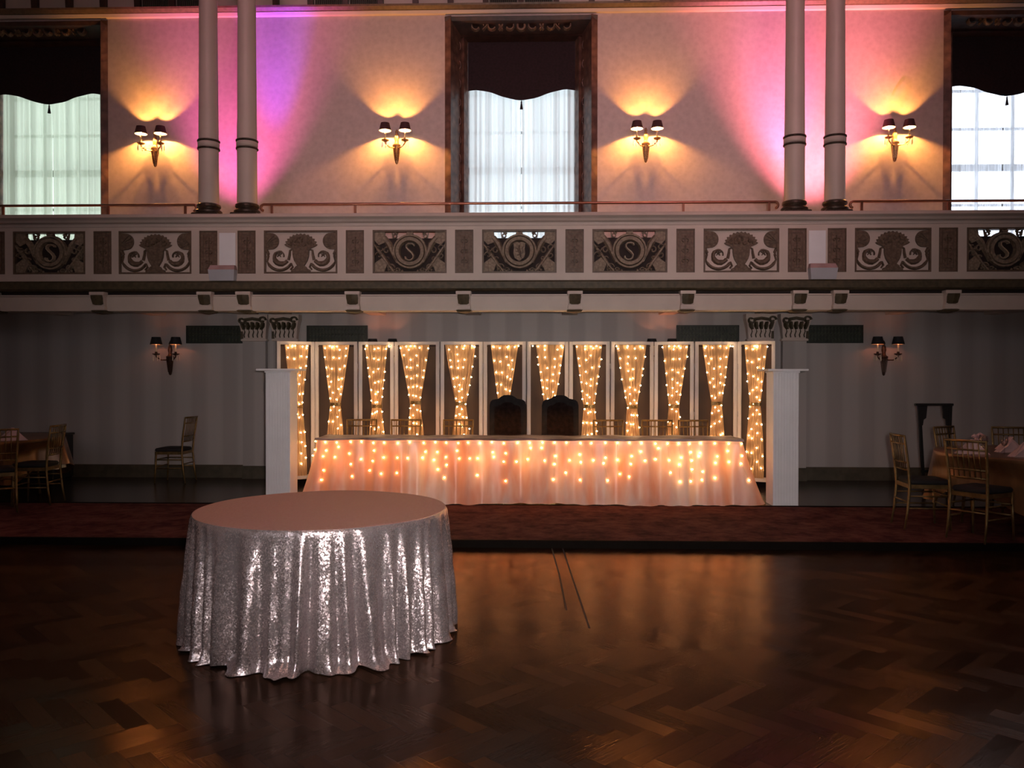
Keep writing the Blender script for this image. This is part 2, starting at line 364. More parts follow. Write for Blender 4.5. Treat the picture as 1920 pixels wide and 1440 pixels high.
# windows -------------------------------------------------------------
def window(i, xc, strength, tint, bars_dark, sheer_c, transp):
    w = sroot('window_%d' % i, (xc, YW, WZ0))
    H0, H1 = 1.12, .81; ztop0, ztop1 = WZ1-WZ0, 6.64-WZ0
    for sx in (-1, 1):                              # splayed jambs
        mb = MB()
        mb.loft([[(sx*H0, .0, z0), (sx*(H0-.09), -.035, z0), (sx*(H0-.12), .05, z0), (sx*(H1+.09), .30, z0), (sx*(H1+.05), .27, z0), (sx*H1, .40, z0), (sx*(H1), .80, z0), (sx*(H0), .80, z0)] for z0 in (0, ztop0)], True)
        j = obj('jamb', mb, M['jamb'], w)
        ob = MB()
        for q in range(13):                         # carved scrolls climbing the jamb
            z = .25 + q*.28; t0 = .55; cx = sx*(H0-.175); cy = .245
            pts = [(cx + sx*.055*cos(a)*(1-a/9), z + .10*sin(a)*(1-a/9)) for a in [k*.5 for k in range(12)]]
            st = len(ob.v); ob.stroke(pts, .022, cy-.012, cy+.05)
        obj('jamb_scrollwork', ob, M['jamb'], j)
    mb = MB(); mb.loft([[(x, 0, ztop0), (x, -.035, ztop0-.02), (x, -.01, ztop0-.07), (x, .28, ztop1+.06), (x, .26, ztop1+.03), (x, .40, ztop1), (x, .80, ztop1), (x, .80, ztop0)] for x in (-H0, H0)], True)
    hd = obj('frieze_board', mb, M['darkwood'], w)
    sc = MB(); zc = (ztop0+ztop1)/2 - .005; yc = .09
    def leaf(x0, s):
        pts = [(x0 + s*(.11*cos(a)*(1-a/8.5)), zc + .105*sin(a)*(1-a/8.5)) for a in [q*.45 for q in range(14)]]
        sc.stroke(pts, .034, yc-.03, yc+.03)
        sc.stroke([(x0+s*.09, zc-.05), (x0+s*.14, zc), (x0+s*.17, zc+.06)], [.04,.03,.01], yc-.03, yc+.03)
    for x0, s in ((-.66,1),(-.42,1),(-.18,-1),(.18,1),(.42,-1),(.66,-1)): leaf(x0, s)
    sc.ring_xz(0, zc, .075, .035, yc-.03, yc+.03)
    obj('gilt_scrollwork', sc, M['scroll'], hd)
    sb = MB()
    for x in (-.81, -.27, .27, .81): sb.box(x-.022, x+.022, .70, .73, 0, ztop1)
    for z in (.72, 1.30, 1.88, 2.46, 3.04): sb.box(-.81, .81, .70, .73, z-.02, z+.02)
    sb.box(-.81, .81, .69, .74, 1.82, 1.92)
    obj('sash', sb, M['sash'], w)
    obj('pane', MB().box(-.81, .81, .80, .81, 0, ztop1), mat_emit('daylight_%d' % i, tint, strength), w)
    return w
window(1, WX[0], 1.7, (.80,.90,.86), True, None, 0)
window(2, WX[1], 1.8, (.78,.90,.98), True, None, 0)
window(3, WX[2], 3.0, (.80,.88,1.0), True, None, 0)
def sheer_curtain(xc, label, c, transp, transl, seed, fine=True):
    t = thing('sheer_curtain', label, 'curtain', (xc, YW+.475, 3.02), 0, 'sheer window curtains')
    rnd = random.Random(seed); m = mat_sheer('white_sheer_%d' % seed, c, transp, transl)
    for s in (-1, 1):
        ph = [rnd.uniform(0, 6) for _ in range(4)]; rows = []
        for r in range(13):
            v = r/12; row = []
            for i in range(85):
                u = i/84; x = s*(.005 + .795*u)
                gather = 1 - .06*(1-v)*0
                y = .030*sin(u*27+ph[0]+.4*sin(v*2+ph[3])) + .020*sin(u*46+ph[1]+v*.8) + .007*sin(u*83+ph[2])
                row.append((x*gather, y, v*3.5))
            rows.append(row)
        obj('curtain_panel', MB().grid(rows), m, t, True)
    return t
sheer_curtain(WX[0], 'greenish white sheer curtain in the far left upper window', (.78,.84,.74), .07, .72, 1)
sheer_curtain(WX[1], 'white sheer curtain in the middle upper window', (.90,.92,.91), .045, .72, 2)
sheer_curtain(WX[2], 'bright see-through sheer curtain in the far right upper window', (.90,.91,.94), .42, .66, 3)
for xc, lb in ((WX[0], 'dark maroon scalloped valance over the far left upper window'), (WX[1], 'dark maroon scalloped valance over the middle upper window'), (WX[2], 'dark maroon scalloped valance over the far right upper window')):
    t = thing('valance', lb, 'valance', (xc, YW+.395, 5.76), 0, 'maroon window valances')
    poly = [(.81, .88), (-.81, .88)]
    for i in range(41):
        u = -1 + i/20; poly.append((.81*u, .155*(.5-.5*cos(pi*min(1, abs(u)/.86)))-.012*max(0, abs(u)-.86)/.14))
    rows = []
    for k in range(7):
        v = k/6
        rows.append([(x, -.008*sin(i*.9)*(1-v), z*(1-v)+.93*v) for i, (x, z) in enumerate(poly[2:])])
    obj('valance_cloth', MB().grid(rows), M['velvet'], t, True)
    tm = MB().lathe([(.004,.0),(.006,-.02),(.012,-.03),(.010,-.045),(.024,-.14),(.002,-.14)], (0,-.012,0), 12)
    obj('tassel', tm, M['velvet'], t, True)

# ------------------------------------------------------------------ balcony
struct('balcony_floor', MB().box(-XR, XR, 10.6, YW, 2.60, 2.75), M['plaster'])
par = sroot('balcony_parapet', (0, YP, 0))
WC = [(0,'shield'), (1.401,'s'), (2.803,'urn'), (4.693,'urn'), (6.08,'s'), (7.48,'shield')]
NC = [.702, 2.103, 3.502, 3.998, 5.379, 6.78]
spans = []
for x, kd in WC:
    for s in ((1,) if x == 0 else (-1, 1)): spans.append((s*x, .474, kd))
for x in NC:
    for s in (-1, 1): spans.append((s*x, .117, 'narrow'))
spans.sort()
ZB, ZT = 2.893, 3.446
mb = MB()
mb.prism_yz([(-.10,3.632),(-.115,3.60),(-.07,3.575),(-.05,3.548),(0,3.535),(.24,3.535),(.30,3.575),(.30,3.645),(-.09,3.645)], -XR, XR)
mb.prism_yz([(-.0,3.535),(-.0,3.50),(.012,3.495),(.012,ZT),(.22,ZT),(.22,3.535)], -XR, XR)
mb.box(-XR, XR, 0, .22, 2.74, ZB)
edge = -XR
for x, h, kd in spans:
    mb.box(edge, x-h, 0, .22, ZB, ZT); edge = x+h
mb.box(edge, XR, 0, .22, ZB, ZT)
obj('parapet_body', mb, M['paint'], par)
mb = MB().prism_yz([(.0,2.80),(-.07,2.793),(-.10,2.77),(-.10,2.69),(-.07,2.672),(-.02,2.66),(.2,2.66),(.2,2.80)], -XR, XR)
obj('bronzed_ledge', mb, M['olive'], par)
obj('shadow_gap', MB().box(-XR, XR, .02, .2, 2.622, 2.66), M['hole'], par)  # near-black strip paints in the shade below the ledge
bm_ = MB(); bm_.prism_yz([(0,2.417),(0,2.60),(-.015,2.605),(-.015,2.622),(.28,2.622),(.28,2.417)], -XR, XR)
obj('beam', bm_, M['beam'], par)
# plain recessed fields between the twin narrow panels
for s in (-1, 1):
    obj('plain_field', MB().box(s*3.75-.105, s*3.75+.105, -.008, .0, ZB+.01, ZT-.03), M['white'], par)
# corbels and ceiling beams behind them
for x in (-6.81, -5.41, -4.02, -3.52, -2.12, -.705, .705, 2.12, 3.52, 4.02, 5.40, 6.81):
    c = MB()
    c.loft([[(x-w, 0, z), (x+w, 0, z), (x+w*.95, -d, z), (x-w*.95, -d, z)] for w, d, z in ((.10,.10,2.655),(.10,.10,2.62),(.085,.085,2.60),(.08,.06,2.52),(.085,.05,2.475),(.09,.055,2.465),(.09,.055,2.43),(.07,.03,2.417))], True)
    o = obj('corbel', c, M['paint'], par)
    q = MB().loft([[(x-w, -d-.02, z), (x, -d-.035, z), (x+w, -d-.02, z), (x+w, -d+.04, z), (x-w, -d+.04, z)] for w, d, z in ((.072,.09,2.612),(.076,.078,2.575),(.07,.06,2.53),(.068,.045,2.50),(.04,.04,2.488))], True)
    obj('acanthus_leaf', q, M['olive'], o)
    w = struct('trim_ceiling_beam', MB().prism_xz([(x-.13,2.60),(x-.11,2.475),(x+.11,2.475),(x+.13,2.60)], 10.83, YW), M['beam'])
    obj('corbel_drop', MB().loft([[(x-r, .05-r, z), (x+r, .05-r, z), (x+r, .05+r, z), (x-r, .05+r, z)] for r, z in ((.10,2.42),(.085,2.40),(.03,2.385),(.005,2.38))], True), M['olive'], o)

# relief panels of the parapet (all local to parapet root at Y=YP)
def frame_bars(mb, x, h, t, y0, y1, z0=ZB, z1=ZT):
    mb.box(x-h, x+h, y0, y1, z0, z0+t); mb.box(x-h, x+h, y0, y1, z1-t, z1)
    mb.box(x-h, x-h+t, y0, y1, z0+t, z1-t); mb.box(x+h-t, x+h, y0, y1, z0+t, z1-t)
def spiral(cx, cz, r0, r1, a0, a1, n=18):
    return [(cx+(r0+(r1-r0)*i/(n-1))*cos(a0+(a1-a0)*i/(n-1)), cz+(r0+(r1-r0)*i/(n-1))*sin(a0+(a1-a0)*i/(n-1))) for i in range(n)]
ZC = (ZB+ZT)/2
def urn_panel(x):
    p = obj('urn_panel', MB().box(x-.474, x+.474, .03, .06, ZB, ZT), M['paint'], par)
    f = MB(); frame_bars(f, x, .474, .022, -.004, .03); obj('panel_frame', f, M['giltdark'], p)
    g = MB(); y0, y1 = .0, .03
    # urn body, foot, rim
    prof = [(.12,.095),(.12,.075),(.105,.07),(.105,.03),(.10,-.01),(.085,-.06),(.058,-.105),(.045,-.125),(.07,-.14),(.085,-.165),(.12,-.178),(.125,-.203)]
    g.prism_xz([(x-r, ZC+z-.05) for r, z in prof] + [(x+r, ZC+z-.05) for r, z in prof[::-1]], y0-.01, y1)
    # bouquet
    rnd = random.Random(int(x*1000))
    top = []
    for i in range(27):
        a = pi*i/26; rr = 1 + (.10 if i % 2 else -.02)
        top.append((x+.195*rr*cos(a), ZC+.075+.15*rr*sin(a)))
    g.prism_xz(top + [(x-.12, ZC+.045), (x+.12, ZC+.045)], y0, y1)
    for i in range(26):
        a = rnd.uniform(.15, 2.99); r = sqrt(rnd.random())*.85
        g.ball((x+.19*r*cos(a), y0, ZC+.075+.14*r*sin(a)), .019, 6)
    for s in (-1, 1):
        # shell in the upper corner
        sh = [(x+s*.455, ZC+.25), (x+s*.455, ZC+.03)] + [(x+s*.385+(-s)*.10*cos(a), ZC+.14+.105*sin(a)) for a in [-1.3+k*.26 for k in range(11)]]
        g.prism_xz(sh, y0, y1)
        for k in range(5):
            a = -1.0+k*.5; g.stroke([(x+s*.45, ZC+.10), (x+s*(.385-.09*cos(a)), ZC+.14+.095*sin(a))], .012, y0-.012, y1)
        def arc(cx, cz, r0, r1, d0, d1, w, n=16):
            return [(x+s*(cx+(r0+(r1-r0)*q/(n-1))*cos(radians(d0+(d1-d0)*q/(n-1)))), ZC+cz+(r0+(r1-r0)*q/(n-1))*sin(radians(d0+(d1-d0)*q/(n-1)))) for q in range(n)]
        g.stroke(arc(.27,-.055,.045,.105,190,-150,0), [.018]*4+[.032]*3+[.05]*3+[.07]*4+[.05]*2, y0, y1)       # crescent volute
        g.stroke([(x+s*.165, ZC-.10), (x+s*.15, ZC-.03), (x+s*.145, ZC+.02), (x+s*.115, ZC+.04)], [.04,.036,.028,.02], y0, y1)
        g.stroke(arc(.275,-.06,.165,.175,-150,-20,0), [.02]+[.04]*13+[.03,.02], y0, y1)
        g.stroke([(x+s*.44, ZC-.12), (x+s*.425, ZC-.05), (x+s*.44, ZC+.0)], [.018,.03,.02], y0, y1)
        g.stroke([(x+s*.13, ZC-.14), (x+s*.11, ZC-.19), (x+s*.14, ZC-.225)], [.02,.03,.02], y0, y1)
        g.stroke([(x+s*.455, ZC+.03), (x+s*.42, ZC-.02), (x+s*.44, ZC-.07)], [.05,.03,.015], y0, y1)
        for k in range(5):
            a = 2*pi*k/5+.3; g.stroke([(x+s*.285, ZC-.03), (x+s*.285+.038*cos(a), ZC-.03+.038*sin(a))], [.022,.008], y0, y1)
    obj('urn_relief', g, M['gilt'], p)
def medallion_panel(x, kind):
    p = obj('medallion_panel', MB().box(x-.474, x+.474, .055, .085, ZB, 3.345).box(x-.474, x-.325, .055, .085, 3.345, ZT).box(x+.325, x+.474, .055, .085, 3.345, ZT).box(x-.325, x+.325, .055, .085, 3.425, ZT), M['hole'], par)  # solid dark plate paints the shade behind the pierced work
    f = MB(); frame_bars(f, x, .474, .022, -.004, .05); obj('panel_frame', f, M['giltdark'], p)
    g = MB(); y0, y1 = .008, .055
    g.ring_xz(x, ZC+.005, .225, .19, y0, y1); g.ring_xz(x, ZC+.005, .196, .125, y0-.012, y1)
    for s in (-1, 1):
        g.prism_xz([(x+s*.455, ZB+.02), (x+s*.455, ZB+.13), (x+s*.36, ZB+.20), (x+s*.29, ZB+.12), (x+s*.33, ZB+.02)], y0+.012, y1)
        g.prism_xz([(x+s*.455, ZT-.02), (x+s*.455, ZT-.13), (x+s*.40, ZT-.19), (x+s*.31, ZT-.15), (x+s*.325, ZT-.02)], y0+.012, y1)
        g.stroke([(x+s*.34, ZT-.09), (x+s*.27, ZC+.10), (x+s*.225, ZC-.02), (x+s*.17, ZC-.14)], [.075,.085,.05,.03], y0, y1)     # drapery off the ring
        g.stroke([(x+s*.46, ZC+.10), (x+s*.36, ZC-.04), (x+s*.27, ZC-.17), (x+s*.20, ZB+.02)], [.03,.055,.05,.03], y0, y1)
        g.stroke(spiral(x+s*.395, ZC+.045, .05, .012, 0, s*5.5), .02, y0, y1)
        g.stroke(spiral(x+s*.395, ZC-.045, .05, .012, pi, pi+s*5.5), .02, y0, y1)
        g.stroke(spiral(x+s*.25, ZB+.075, .055, .012, 0, 5.8), .022, y0, y1)
        g.stroke(spiral(x+s*.16, ZB+.045, .03, .01, 0, 5.8), .016, y0, y1)
        g.stroke(spiral(x+s*.30, ZC+.02, .045, .012, pi/2, pi/2-s*5.2), .02, y0+.02, y1); g.stroke(spiral(x+s*.30, ZB+.19, .03, .01, 0, 5), .018, y0+.02, y1)
        for q in range(6): g.ball((x+s*(.10+.035*q), y0+.03, ZB+.035+.012*(q % 2)), .016, 6)
        g.ring_xz(x+s*.195, 3.375, .030, .015, .03, .07, 16)            # little rings in the pierced openings
        g.stroke([(x+s*.235, 3.42), (x+s*.222, 3.345)], .012, .03, .07)
        g.stroke([(x+s*.20, ZT-.02), (x+s*.16, 3.40)], .03, .03, .07)
    g.stroke([(x-.04, ZT-.035), (x, ZT-.045), (x+.04, ZT-.035)], .06, y0, .07)
    obj('relief_strapwork', g, M['giltlight'], p)
    e = MB()
    if kind == 's':
        pts = [(.055,.075),(.05,.095),(.02,.108),(-.02,.105),(-.045,.085),(-.045,.055),(-.02,.025),(.02,-.01),(.045,-.045),(.04,-.08),(.01,-.105),(-.03,-.105),(-.058,-.085),(-.06,-.06)]
        e.stroke([(x+a, ZC+b) for a, b in pts], [.022,.028,.026,.026,.028,.03,.034,.034,.03,.026,.026,.026,.03,.026], y0-.006, y1)
        obj('letter_s', e, M['letter'], p)
    else:
        sh = [(-.075,.105),(-.03,.118),(0,.108),(.03,.118),(.075,.105),(.068,.04),(.075,-.02),(.06,-.08),(0,-.125),(-.06,-.08),(-.075,-.02),(-.068,.04)]
        e.prism_xz([(x+a, ZC+b) for a, b in sh], y0-.01, y1)
        o = obj('shield', e, M['giltlight'], p)
        r = MB(); yy = y0-.02
        r.stroke([(x+.02,ZC-.07),(x+.01,ZC-.02),(x-.01,ZC+.03),(x-.005,ZC+.075)], [.02,.035,.032,.03], yy, y0-.008)
        for a, b in (((-.005,.03),(-.045,.045)),((-.008,.01),(-.045,.0)),((.012,-.03),(-.03,-.05)),((.02,-.06),(.03,-.095))):
            r.stroke([(x+a[0],ZC+a[1]),((x+(a[0]+b[0])/2),ZC+(a[1]+b[1])/2-.005),(x+b[0],ZC+b[1])], .014, yy, y0-.008)
        r.stroke([(x+.02,ZC-.04),(x+.045,ZC-.01),(x+.035,ZC+.03),(x+.05,ZC+.06)], .010, yy, y0-.008)
        obj('beast_relief', r, M['giltdark'], o)
def narrow_panel(x):
    p = obj('narrow_panel', MB().box(x-.117, x+.117, .012, .05, ZB, ZT), M['narrow'], par)
    f = MB(); frame_bars(f, x, .117, .014, -.003, .012)
    f2 = f; f2.box(x-.072, x-.066, .004, .012, ZB+.05, ZT-.05).box(x+.066, x+.072, .004, .012, ZB+.05, ZT-.05).box(x-.066, x+.066, .004, .012, ZB+.05, ZB+.056).box(x-.066, x+.066, .004, .012, ZT-.056, ZT-.05)
    obj('panel_frame', f, M['giltdark'], p)
    g = MB()
    for z in (-.13, 0, .13):
        g.stroke(spiral(x-.022, ZC+z, .032, .01, 0, 5), .014, .0, .012); g.stroke(spiral(x+.022, ZC+z, .032, .01, pi, pi-5), .014, .0, .012)
        g.stroke([(x, ZC+z-.06), (x, ZC+z+.06)], [.01,.024], .0, .012)
    obj('relief_foliage', g, M['giltdark'], p)
for x, h, kd in spans:
    if abs(x) > 7.2: continue
    if kd == 'urn': urn_panel(x)
    elif kd == 'narrow': narrow_panel(x)
    else: medallion_panel(x, kd)

# columns on the parapet ----------------------------------------------
ZCAP = 3.645; YC = 10.70
def col_make(label):
    t = thing('column', label, 'column', (0, YC, ZCAP), 0, 'columns on the balcony parapet')
    n = 24
    obj('base', MB().bbox(-.17,.17,-.17,.17,0,.035).lathe([(.155,.035),(.168,.05),(.168,.075),(.15,.09),(.135,.10),(.14,.115),(.152,.13),(.15,.155),(.132,.17)], n=28), M['bronze'], t, True, auto=35)
    rings = []
    prof = [(.128,.17),(.126,.5),(.125,1.0),(.120,1.6),(.115,2.4),(.112,3.2),(.110,5.35)]
    for r, z in prof:
        ring = []
        for i in range(96):
            a = 2*pi*i/96; ring.append((r*cos(a), r*sin(a), z))
        rings.append(ring)
    obj('shaft', MB().loft(rings), M['ivory'], t, True, auto=50)
    for z in (.985, .885):
        obj('ring_band', MB().lathe([(.122,z-.014),(.141,z-.010),(.144,z),(.141,z+.010),(.122,z+.014)], n=28), M['bronze'], t, True)
    obj('collar', MB().lathe([(.128,.905),(.136,.91),(.136,.965),(.128,.97)], n=28), M['ivory'], t, True)
    return t
cl = [(-4.05,'outer ivory column of the left pair on the balcony, nearer the left window'), (-3.545,'inner ivory column of the left pair on the balcony, beside the violet wall light'),
      (3.51,'inner ivory column of the right pair on the balcony, beside the violet glow'), (4.02,'outer ivory column of the right pair on the balcony, nearer the right window')]
c0 = col_make(cl[0][1]); c0.location.x = cl[0][0]
for x, lb in cl[1:]: dup(c0, (x, YC, ZCAP), label=lb)

# handrails ------------------------------------------------------------
def rail(x0, x1, posts, label, scroll):
    t = thing('handrail', label, 'handrail', ((x0+x1)/2, YC, ZCAP), 0, 'copper handrails along the balcony'); cx = (x0+x1)/2
    pts = [(x0-cx, 0, .165), (x1-cx, 0, .165)]
    if scroll[0]: pts = [(x0-cx+.03+.035*cos(a), 0, .125+.04*sin(a)) for a in [-1.6-k*.45 for k in range(6)]][::1] + [(x0-cx+.03, 0, .165)] + pts[1:]
    if scroll[1]: pts = pts[:-1] + [(x1-cx-.03, 0, .165)] + [(x1-cx-.03+.035*cos(a), 0, .125+.04*sin(a)) for a in [1.57-k*.45 for k in range(8)]]
    obj('rail', MB().tube(pts, .017, 10), M['copper'], t, True)
    for p in posts: obj('post', MB().box(p-cx-.014, p-cx+.014, -.012, .012, 0, .16), M['copper'], t)
rail(-9, -4.22, (-6.78, -5.38, -4.36), 'copper handrail running left of the left column pair', (0,1))
rail(-3.36, 3.30, (-3.22, -2.13, 2.10, 3.19), 'long copper handrail between the two column pairs', (1,1))
rail(4.22, 9, (4.36, 5.45, 6.82), 'copper handrail running right of the right column pair', (1,0))

# spotlight boxes on the ledge
for x, lb in ((-3.79, 'small pale box fixture on the balcony ledge below the left columns'), (3.80, 'small pale box fixture on the balcony ledge below the right columns')):
    t = thing('box_light', lb, 'light fixture', (x, 10.475, 2.793), 0, 'box lights on the ledge')
    s = -1 if x < 0 else 1
    obj('housing', MB().loft([[(-.155,-.025,0),(.155,-.025,0),(.155,.07,0),(-.155,.07,0)],[(-.17,-.045,.14),(.17,-.045,.14),(.17,.07,.14),(-.17,.07,.14)]]), M['fixture'], t)
    obj('lens_hood', MB().loft([[(-.17,-.045,.14),(.17,-.045,.14),(.17,.07,.14),(-.17,.07,.14)],[(-.155,.0,.20),(.155,.0,.20),(.155,.07,.20),(-.155,.07,.20)]]), M['fixturetop'], t)

# ------------------------------------------------------------------ sconces
def sconce_make(upper, label):
    br = M['sconcebrass'] if upper else M['sconcedark']; sh = M['shade'] if upper else M['shadeblack']
    t = thing('wall_sconce', label, 'wall lamp', (0, YW, 0), 0, 'two-arm sconces on the upper wall' if upper else 'two-arm sconces on the lower wall')
    b = MB(); y = -.05
    b.lathe([(.004,0),(.018,.012),(.026,.05),(.032,.12),(.045,.22),(.052,.255),(.058,.262),(.058,.28),(.045,.285),(.03,.30),(.024,.33),(.034,.37),(.026,.42),(.016,.45),(.022,.47),(.012,.495),(.003,.51)], (0,y,0), 14)
    b.box(-.02,.02,y,0,.2,.3)
    for k in range(7):                                  # reeding on the cone
        a = pi*(k+.5)/7; b.tube([(.026*cos(a), y-.026*sin(a), .05), (.053*cos(a), y-.053*sin(a), .25)], .006, 5)
    obj('body', b, br, t, True, auto=40)
    for s in (-1, 1):
        ex, ey = s*.145, -.19
        a = MB().tube([(0,y,.26), (s*.04,y-.05,.225), (s*.09,y-.10,.225), (ex,ey,.27), (ex,ey,.30)], [.010,.010,.009,.009,.010], 8)
        a.lathe([(.006,.285),(.05,.305),(.055,.318),(.02,.315),(.016,.345),(.006,.345)], (ex,ey,0), 14)
        arm = obj('arm', a, br, t, True, auto=40)
        obj('candle_sleeve', MB().lathe([(.012,.345),(.012,.445),(.004,.447)], (ex,ey,0), 10), M['candle'], t, True)
        obj('bulb', MB().ball((ex,ey,.460), .012, 10, 1.3), M['bulb_on'] if upper else M['bulb_off'], t, True)
        S_ = MB(); n = 22                               # open conical shade with inner lining
        S_.lathe([(.088,.45),(.062,.560)], (ex,ey,0), n, False); S_.cur = 1; S_.lathe([(.085,.451),(.059,.559)], (ex,ey,0), n, False)
        S_.cur = 0; S_.lathe([(.085,.450),(.089,.450)], (ex,ey,0), n, False); S_.lathe([(.059,.560),(.063,.560)], (ex,ey,0), n, False)
        obj('lamp_shade', S_, [sh, M['shadein']], t, True)
        for k in range(5):
            aa = 2*pi*k/5+.4; cx, cy = ex+.05*cos(aa), ey+.05*sin(aa)
            obj('crystal_drop', MB().lathe([(.0015,.305),(.0015,.29),(.006,.27),(.008,.225),(.001,.205)], (cx,cy,0), 6), M['crystal'], arm)
        if True:
            L = bpy.data.lights.new('sconce_lamp', 'POINT'); L.color = (1,.42,.09) if upper else (1,.34,.16); L.energy = 46 if upper else .5; L.shadow_soft_size = .010
            lo = bpy.data.objects.new('sconce_lamp', L); COL.objects.link(lo); lo.parent = t; lo.location = (ex, ey, .492)
    return t
up = [(-5.43,4.672,'lit brass sconce on the upper wall beside the left window'), (-1.835,4.692,'lit brass sconce on the upper wall just left of the middle window'), (1.81,4.690,'lit brass sconce on the upper wall just right of the middle window'), (5.39,4.68,'lit brass sconce on the upper wall beside the right window')]
s0 = sconce_make(True, up[0][2]); s0.location = (up[0][0], YW, up[0][1])
for x, z, lb in up[1:]: dup(s0, (x, YW, z), label=lb)
lo_ = [(-5.215,1.588,'dim black-shaded sconce low on the left wall under the balcony'), (5.25,1.588,'dim black-shaded sconce low on the right wall under the balcony'), (-2.02,1.56,'black-shaded sconce half hidden behind the screens, left one'), (2.03,1.56,'black-shaded sconce half hidden behind the screens, right one')]
s1 = sconce_make(False, lo_[0][2]); s1.location = (lo_[0][0], YW, lo_[0][1])
for i, (x, z, lb) in enumerate(lo_[1:]):
    d = dup(s1, (x, YW, z), label=lb)
    if i > 0:
        for ch in d.children:
            if ch.type == 'LIGHT': ch.data = ch.data.copy(); ch.data.energy = 2.6

# vents and pilasters under the balcony --------------------------------
for x0, x1, z0, z1, lb in ((-4.985,-4.085,2.062,2.325,'dark lattice vent left of the left pilasters'), (-3.18,-2.275,2.062,2.325,'dark lattice vent above the screens, left'), (2.268,3.175,2.062,2.325,'dark lattice vent above the screens, right'), (4.08,4.965,2.062,2.325,'dark lattice vent right of the right pilasters')):
    t = thing('wall_vent', lb, 'vent', ((x0+x1)/2, YW, z0), 0, 'lattice vents under the balcony'); h = (x1-x0)/2; H = z1-z0
    obj('backing', MB().box(-h, h, -.012, 0, 0, H), M['vent'], t)
    f = MB()
    for a in ((-h,h,0,.018),(-h,h,H-.018,H),(-h,-h+.018,0,H),(h-.018,h,0,H)): f.box(a[0],a[1],-.03,-.012,a[2],a[3])
    obj('frame', f, M['vent'], t)
    g = MB(); n = 17
    for i in range(n):
        x = -h+.03+(2*h-.06)*(i+.5)/n; g.box(x-.004, x+.004, -.022, -.012, .018, H-.018)
        g.ring_xz(x, H*.5, .024, .014, -.024, -.012, 10); g.ring_xz(x, H*.78, .018, .010, -.024, -.012, 8); g.ring_xz(x, H*.22, .018, .010, -.024, -.012, 8)
    obj('lattice', g, M['ventbar'], t)
def pilaster(x, lb, s):
    t = thing('pilaster', lb, 'pilaster', (x, YW-.03, FZ), 0, 'pilasters under the balcony')
    obj('shaft', MB().box(-.17,.17,-.10,0,0,2.02), M['stripe'], t)
    obj('plinth', MB().box(-.18,.18,-.115,0,0,.19), M['base'], t)
    c = MB(); c.loft([[(-w,-d,z),(w,-d,z),(w,0,z),(-w,0,z)] for w, d, z in ((.17,.10,2.02),(.19,.12,2.03),(.19,.12,2.05),(.17,.11,2.06),(.19,.14,2.22),(.21,.17,2.30),(.222,.18,2.34),(.222,.18,2.41))])
    obj('capital', c, M['paint'], t)
    g = MB()
    for q in (-.13, -.065, 0, .065, .13): g.stroke([(q,2.075),(q-.008,2.11),(q+.008,2.16),(q,2.19)], [.010,.014,.016,.008], -.155, -.12)
    for q in (-.14, -.07, 0, .07, .14): g.stroke([(q*.9,2.19),(q,2.235),(q*1.12,2.29),(q*1.18,2.30)], [.03,.065,.06,.02], -.225, -.15)
    for sx in (-1, 1): g.stroke(spiral(sx*.150, 2.325, .055, .015, 0, sx*6), .034, -.235, -.16)
    g.stroke([(-.12,2.33),(0,2.35),(.12,2.33)], .055, -.225, -.16)
    g.box(.155 if s > 0 else -.19, .19 if s > 0 else -.155, -.13, -.02, 2.06, 2.20)
    obj('gilded_leaves', g, M['olive'], t)
pilaster(-3.93, 'pale pilaster with gilded capital, outer one left of the screens', -1); pilaster(-3.47, 'pale pilaster with gilded capital, inner one left of the screens', -1)
pilaster(3.45, 'pale pilaster with gilded capital, inner one right of the screens', 1); pilaster(3.945, 'pale pilaster with gilded capital, outer one right of the screens', 1)

# ------------------------------------------------------------------ folding screens with curtains and fairy lights
JX = [-3.29,-2.84,-2.225,-1.74,-1.095,-.51,.085,.662,1.22,1.825,2.36,2.955,3.395]
JY = [11.08,11.36,11.30,11.38,11.27,11.34,11.26,11.34,11.26,11.38,11.30,11.36,11.08]
SH = 2.05 - FZ
ICO = None
def bulb_mesh(name, r, m):
    mb = MB(); t = (1+5**.5)/2; k = r/sqrt(1+t*t)
    vs = [(-1,t,0),(1,t,0),(-1,-t,0),(1,-t,0),(0,-1,t),(0,1,t),(0,-1,-t),(0,1,-t),(t,0,-1),(t,0,1),(-t,0,-1),(-t,0,1)]
    mb.add([tuple(c*k for c in v) for v in vs], [(0,11,5),(0,5,1),(0,1,7),(0,7,10),(0,10,11),(1,5,9),(5,11,4),(11,10,2),(10,7,6),(7,1,8),(3,9,4),(3,4,2),(3,2,6),(3,6,8),(3,8,9),(4,9,5),(2,4,11),(6,2,10),(8,6,7),(9,8,1)])
    me = bpy.data.meshes.new(name); me.from_pydata(mb.v, [], mb.f); me.materials.append(m)
    for p in me.polygons: p.use_smooth = True
    return me
BM = bulb_mesh('bulb', .0095, M['fairy']); BMS = bulb_mesh('bulb', .0100, M['fairyskirt'])
def bulb(me, parent, loc):
    o = bpy.data.objects.new('bulb', me); COL.objects.link(o); o.parent = parent; o.location = loc
ORD = ['first','second','third','fourth','fifth','sixth','seventh','eighth','ninth','tenth','eleventh','twelfth']
scr_lab = ['white folding screen at the left end of the row','white folding screen left of the two dark thrones','white folding screen right of the two dark thrones','white folding screen at the right end of the row']
screen = None
